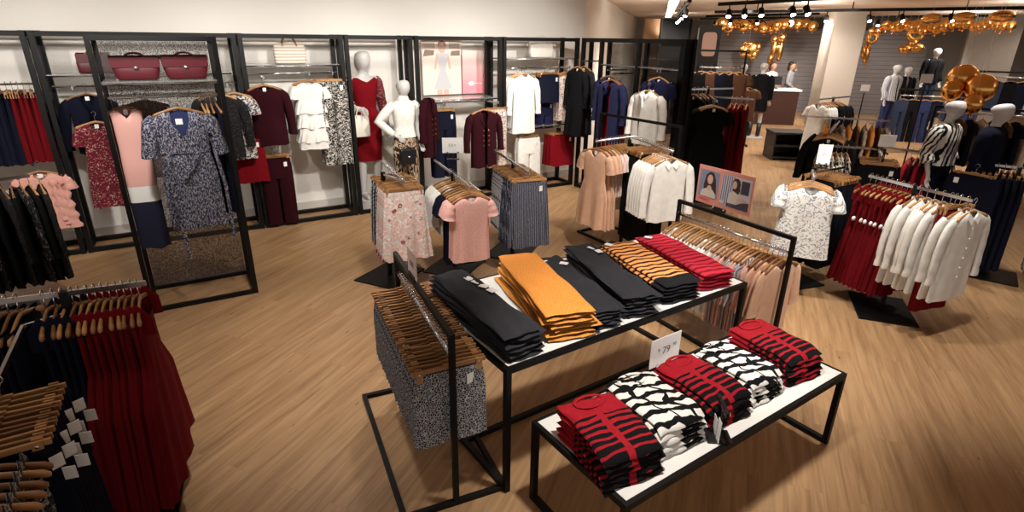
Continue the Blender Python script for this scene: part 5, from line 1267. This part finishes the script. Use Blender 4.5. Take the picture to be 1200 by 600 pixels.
for i in range(14):
    p = at(848 + i * 8.2 + RND.uniform(-2, 2), 30 + RND.uniform(-4, 4), 3.0)
    p = atd(846 + i * 8.2, 30 + RND.uniform(-3, 2), 19.5 + RND.uniform(-.3, .3)); balloon(f'{ordn(i)} gold balloon from the left of the ceiling garland left of pillar', p, .17 + RND.uniform(-.03, .04), .7)
for i in range(20):
    p = atd(1022 + i * 8.6, 34 - i * .35 + RND.uniform(-4, 3), 15.5 - i * .12); balloon(f'{ordn(i)} gold balloon from the left of the garland right of pillar', p, .125 + RND.uniform(-.03, .05), .7)
for i, (px, py, rr) in enumerate(((1092, 21, .17), (1130, 20, .19), (1174, 19, .22))):
    p = atd(px, py, 12.0); o = balloon(f'large flat gold balloon, {ordn(i)} from the left under the nearest ceiling track', p, rr, .5); o.rotation_euler = (PI / 2 - .1, 0, 0)

def add_string(o):
    bpy.context.view_layer.update(); top_ = Vector((0, 0, 3.305 - o.location.z))
    v_ = o.matrix_world.to_3x3().inverted() @ top_
    MB().tube([(0, 0, 0), v_ * .5, v_], .0018, 4).build('string', m_tag, o)
for o in [q for q in COL.objects if q.get('category') == 'balloon']: add_string(o)
# ------------------------------------------------------------------ ceiling tracks and lamps
m_glow = None
def glow(name, col, s):
    t = NT(name); t.b.inputs['Emission Color'].default_value = lin(col); t.b.inputs['Emission Strength'].default_value = s; t.base(lin(col)); return t.m
m_glow = glow('lamp_lens', (255, 238, 212), 30)
LAMPS = []
def track(label, a, b):
    r = thing('ceiling_track', label, 'track', a, math.atan2(b[1] - a[1], b[0] - a[0]), 'ceiling tracks'); L = (Vector(b) - Vector(a)).length
    MB().box((L / 2, 0, .0), (L, .07, .06)).build('channel', m_black, r)
    n = max(2, int(L / 1.8))
    for i in range(n): MB().bar((L * (i + .5) / n, 0, .03), (L * (i + .5) / n, 0, 3.31 - a[2]), .02).build('hanger_rod', m_black, r)
def spotlight(label, p, aim, group='ceiling spotlights'):
    d = (Vector(aim) - Vector(p)).normalized(); r = thing('spotlight', label, 'lamp', p, 0, group)
    q = d.to_track_quat('-Z', 'Y').to_matrix()
    mb = MB().lathe([(.0, .10), (.05, .10), (.062, .08), (.066, -.09), (.058, -.09), (.05, -.06), (0, -.055)], 18); mb.v = [tuple(q @ Vector(v) * .8 + Vector((0, 0, -.14))) for v in mb.v]; mb.build('barrel', m_black, r, True)
    mb = MB().lathe([(.0, -.0865), (.048, -.0865), (.05, -.065)], 18); mb.v = [tuple(q @ Vector(v) * .8 + Vector((0, 0, -.14))) for v in mb.v]; mb.build('lens', m_glow, r, True)
    MB().bar((0, 0, 0), (0, 0, -.12), .018).build('bracket', m_black, r)
TR = [((843, 5), (1000, -4), 3.12, 'second nearest'), ((838, 14), (1210, 9), 3.14, 'nearest long'), ((828, 19), (960, 16), 3.16, 'third'), ((821, 22), (950, 20), 3.17, 'farthest'), ((1016, 20), (1180, 18), 3.16, 'right rear')]
SPT = {0: [.10, .24, .38, .62, .72], 1: [.30, .42, .56, .66, .8], 2: [.25, .5, .8], 3: [.15, .35, .6, .85], 4: [.1, .4, .7]}
for i, (a, b, z, nm) in enumerate(TR):
    A_, B_ = at(*a, z), at(*b, z); track(f'{nm} black lighting track under the ceiling', tuple(A_), tuple(B_))
    for j, f in enumerate(SPT[i]):
        p = A_.lerp(B_, f); spotlight(f'{ordn(j)} black spotlight from the left on the {nm} ceiling track', (p.x, p.y, p.z - .03), (p.x - .8 + j * .3, p.y - 2.2, 0))
# bright linear fitting at the left of the ceiling
A_, B_ = at(770, -8, 3.2), at(783, 18, 3.2)
A_ = Vector((3.0, 11.6, 3.2)); B_ = at(783, 19, 3.22)
r = thing('linear_light', 'bright white linear ceiling light running away beside the white wall', 'lamp', tuple(A_), math.atan2(B_.y - A_.y, B_.x - A_.x)); L = (B_ - A_).length
MB().box((L / 2, 0, .03), (L, .20, .10)).build('housing', m_white_paint, r); MB().box((L / 2, 0, -.025), (L - .04, .17, .012)).build('diffuser', glow('diffuser_glow', (255, 246, 232), 5), r)
d_ = (B_ - A_).normalized(); nrm = Vector((d_.y, -d_.x, 0))
track('short black track right of the linear ceiling light', tuple(A_ + nrm * .28 + Vector((0, 0, -.02))), tuple(B_ + nrm * .28 + Vector((0, 0, -.02))))
for j in range(4):
    p = A_.lerp(B_, .15 + j * .22) + nrm * .28; spotlight(f'{ordn(j)} black spotlight from the near end beside the linear light', (p.x, p.y, p.z - .05), (p.x - 1, p.y - 1.5, 0))

# ------------------------------------------------------------------ light
def spot_lamp(p, aim, power, size=75, blend=.7, rad_=.10, col=(1, .95, .89)):
    l = bpy.data.lights.new('spot_lamp', 'SPOT'); l.energy = power; l.spot_size = rad(size); l.spot_blend = blend; l.shadow_soft_size = rad_; l.color = col
    o = bpy.data.objects.new('spot_lamp', l); COL.objects.link(o); o.location = p; o.rotation_euler = (Vector(aim) - Vector(p)).to_track_quat('-Z', 'Y').to_euler()
def area_lamp(p, aim, power, w, h, col=(1, .95, .88)):
    l = bpy.data.lights.new('area_lamp', 'AREA'); l.shape = 'RECTANGLE'; l.size = w; l.size_y = h; l.energy = power; l.color = col
    o = bpy.data.objects.new('area_lamp', l); COL.objects.link(o); o.location = p; o.rotation_euler = (Vector(aim) - Vector(p)).to_track_quat('-Z', 'Y').to_euler()
# wall washers along the bays
for s in (-4.2, -2.4, -.6, 1.2, 3.0):
    p = wl(s, -3.3, 3.22); spot_lamp(p, wl(s, .5, .9), 170 if s < -1 else 235, 72)
for s in (-3.2, -1.2, .8, 2.6): spot_lamp(wl(s, -1.2, 3.25), wl(s, .66, 2.2), 26, 120)
# over the floor
for (x, y, pw, ax, ay) in ((.6, 2.3, 190, .9, 2.9), (2.4, 3.4, 150, 1.6, 3.9), (-.6, 4.6, 130, -.6, 4.8), (1.2, 4.9, 200, 1.55, 6.2), (3.4, 4.2, 150, 3.7, 5.0), (2.4, 4.6, 110, 2.95, 5.4), (-1.6, 3.8, 110, -1.6, 4.4), (-2.0, 2.0, 22, -2.1, 2.6),
                           (5.2, 6.6, 120, 5.0, 7.0), (3.2, 9.5, 120, 3.0, 10), (6.4, 10.8, 160, 6.2, 11.5), (5.5, 14.5, 180, 5.8, 15.2), (9.5, 12.5, 160, 9.8, 13), (9.0, 17.6, 320, 9.0, 21), (12.5, 17, 320, 12.5, 20.5), (8.4, 14.4, 200, 9.2, 18), (6.5, 18.5, 200, 6.4, 21), (4.6, 17.0, 200, 4.4, 20), (15.5, 15.5, 250, 16, 19), (.4, 8.0, 120, .6, 9.6), (3.0, 13.0, 120, 2.4, 13.4)):
    spot_lamp((x, y, 3.22), (ax, ay, 0), pw, 58 if pw in (190, 150) and x < 3 else 88)
for (x, y, pw) in ((3.2, 12.5, 150), (6.5, 13.5, 170), (10.5, 12.0, 150), (8.0, 17.0, 170), (12.5, 16.5, 150), (5.0, 20.0, 150), (11.5, 8.0, 90)):
    spot_lamp((x, y, 2.62), (x + .2, y + .4, 3.31), pw * .55, 165, 1.0, .2); spot_lamp((x + .5, y - .6, 3.22), (x + .5, y, 0), pw, 150, .9, .15)  # added unseen lamps: uplights brighten the ceiling, wide downlights fill the back area
w = bpy.data.worlds.new('world'); SC.world = w; w.use_nodes = True
w.node_tree.nodes['Background'].inputs[0].default_value = (1, .95, .90, 1); w.node_tree.nodes['Background'].inputs[1].default_value = .40
SC.view_settings.view_transform = 'Standard'; SC.view_settings.look = 'None'; SC.view_settings.gamma = 1; SC.view_settings.use_curve_mapping = False
SC.view_settings.exposure = 0.62
SC.cycles.use_denoising = True
SC.cycles.max_bounces = 8
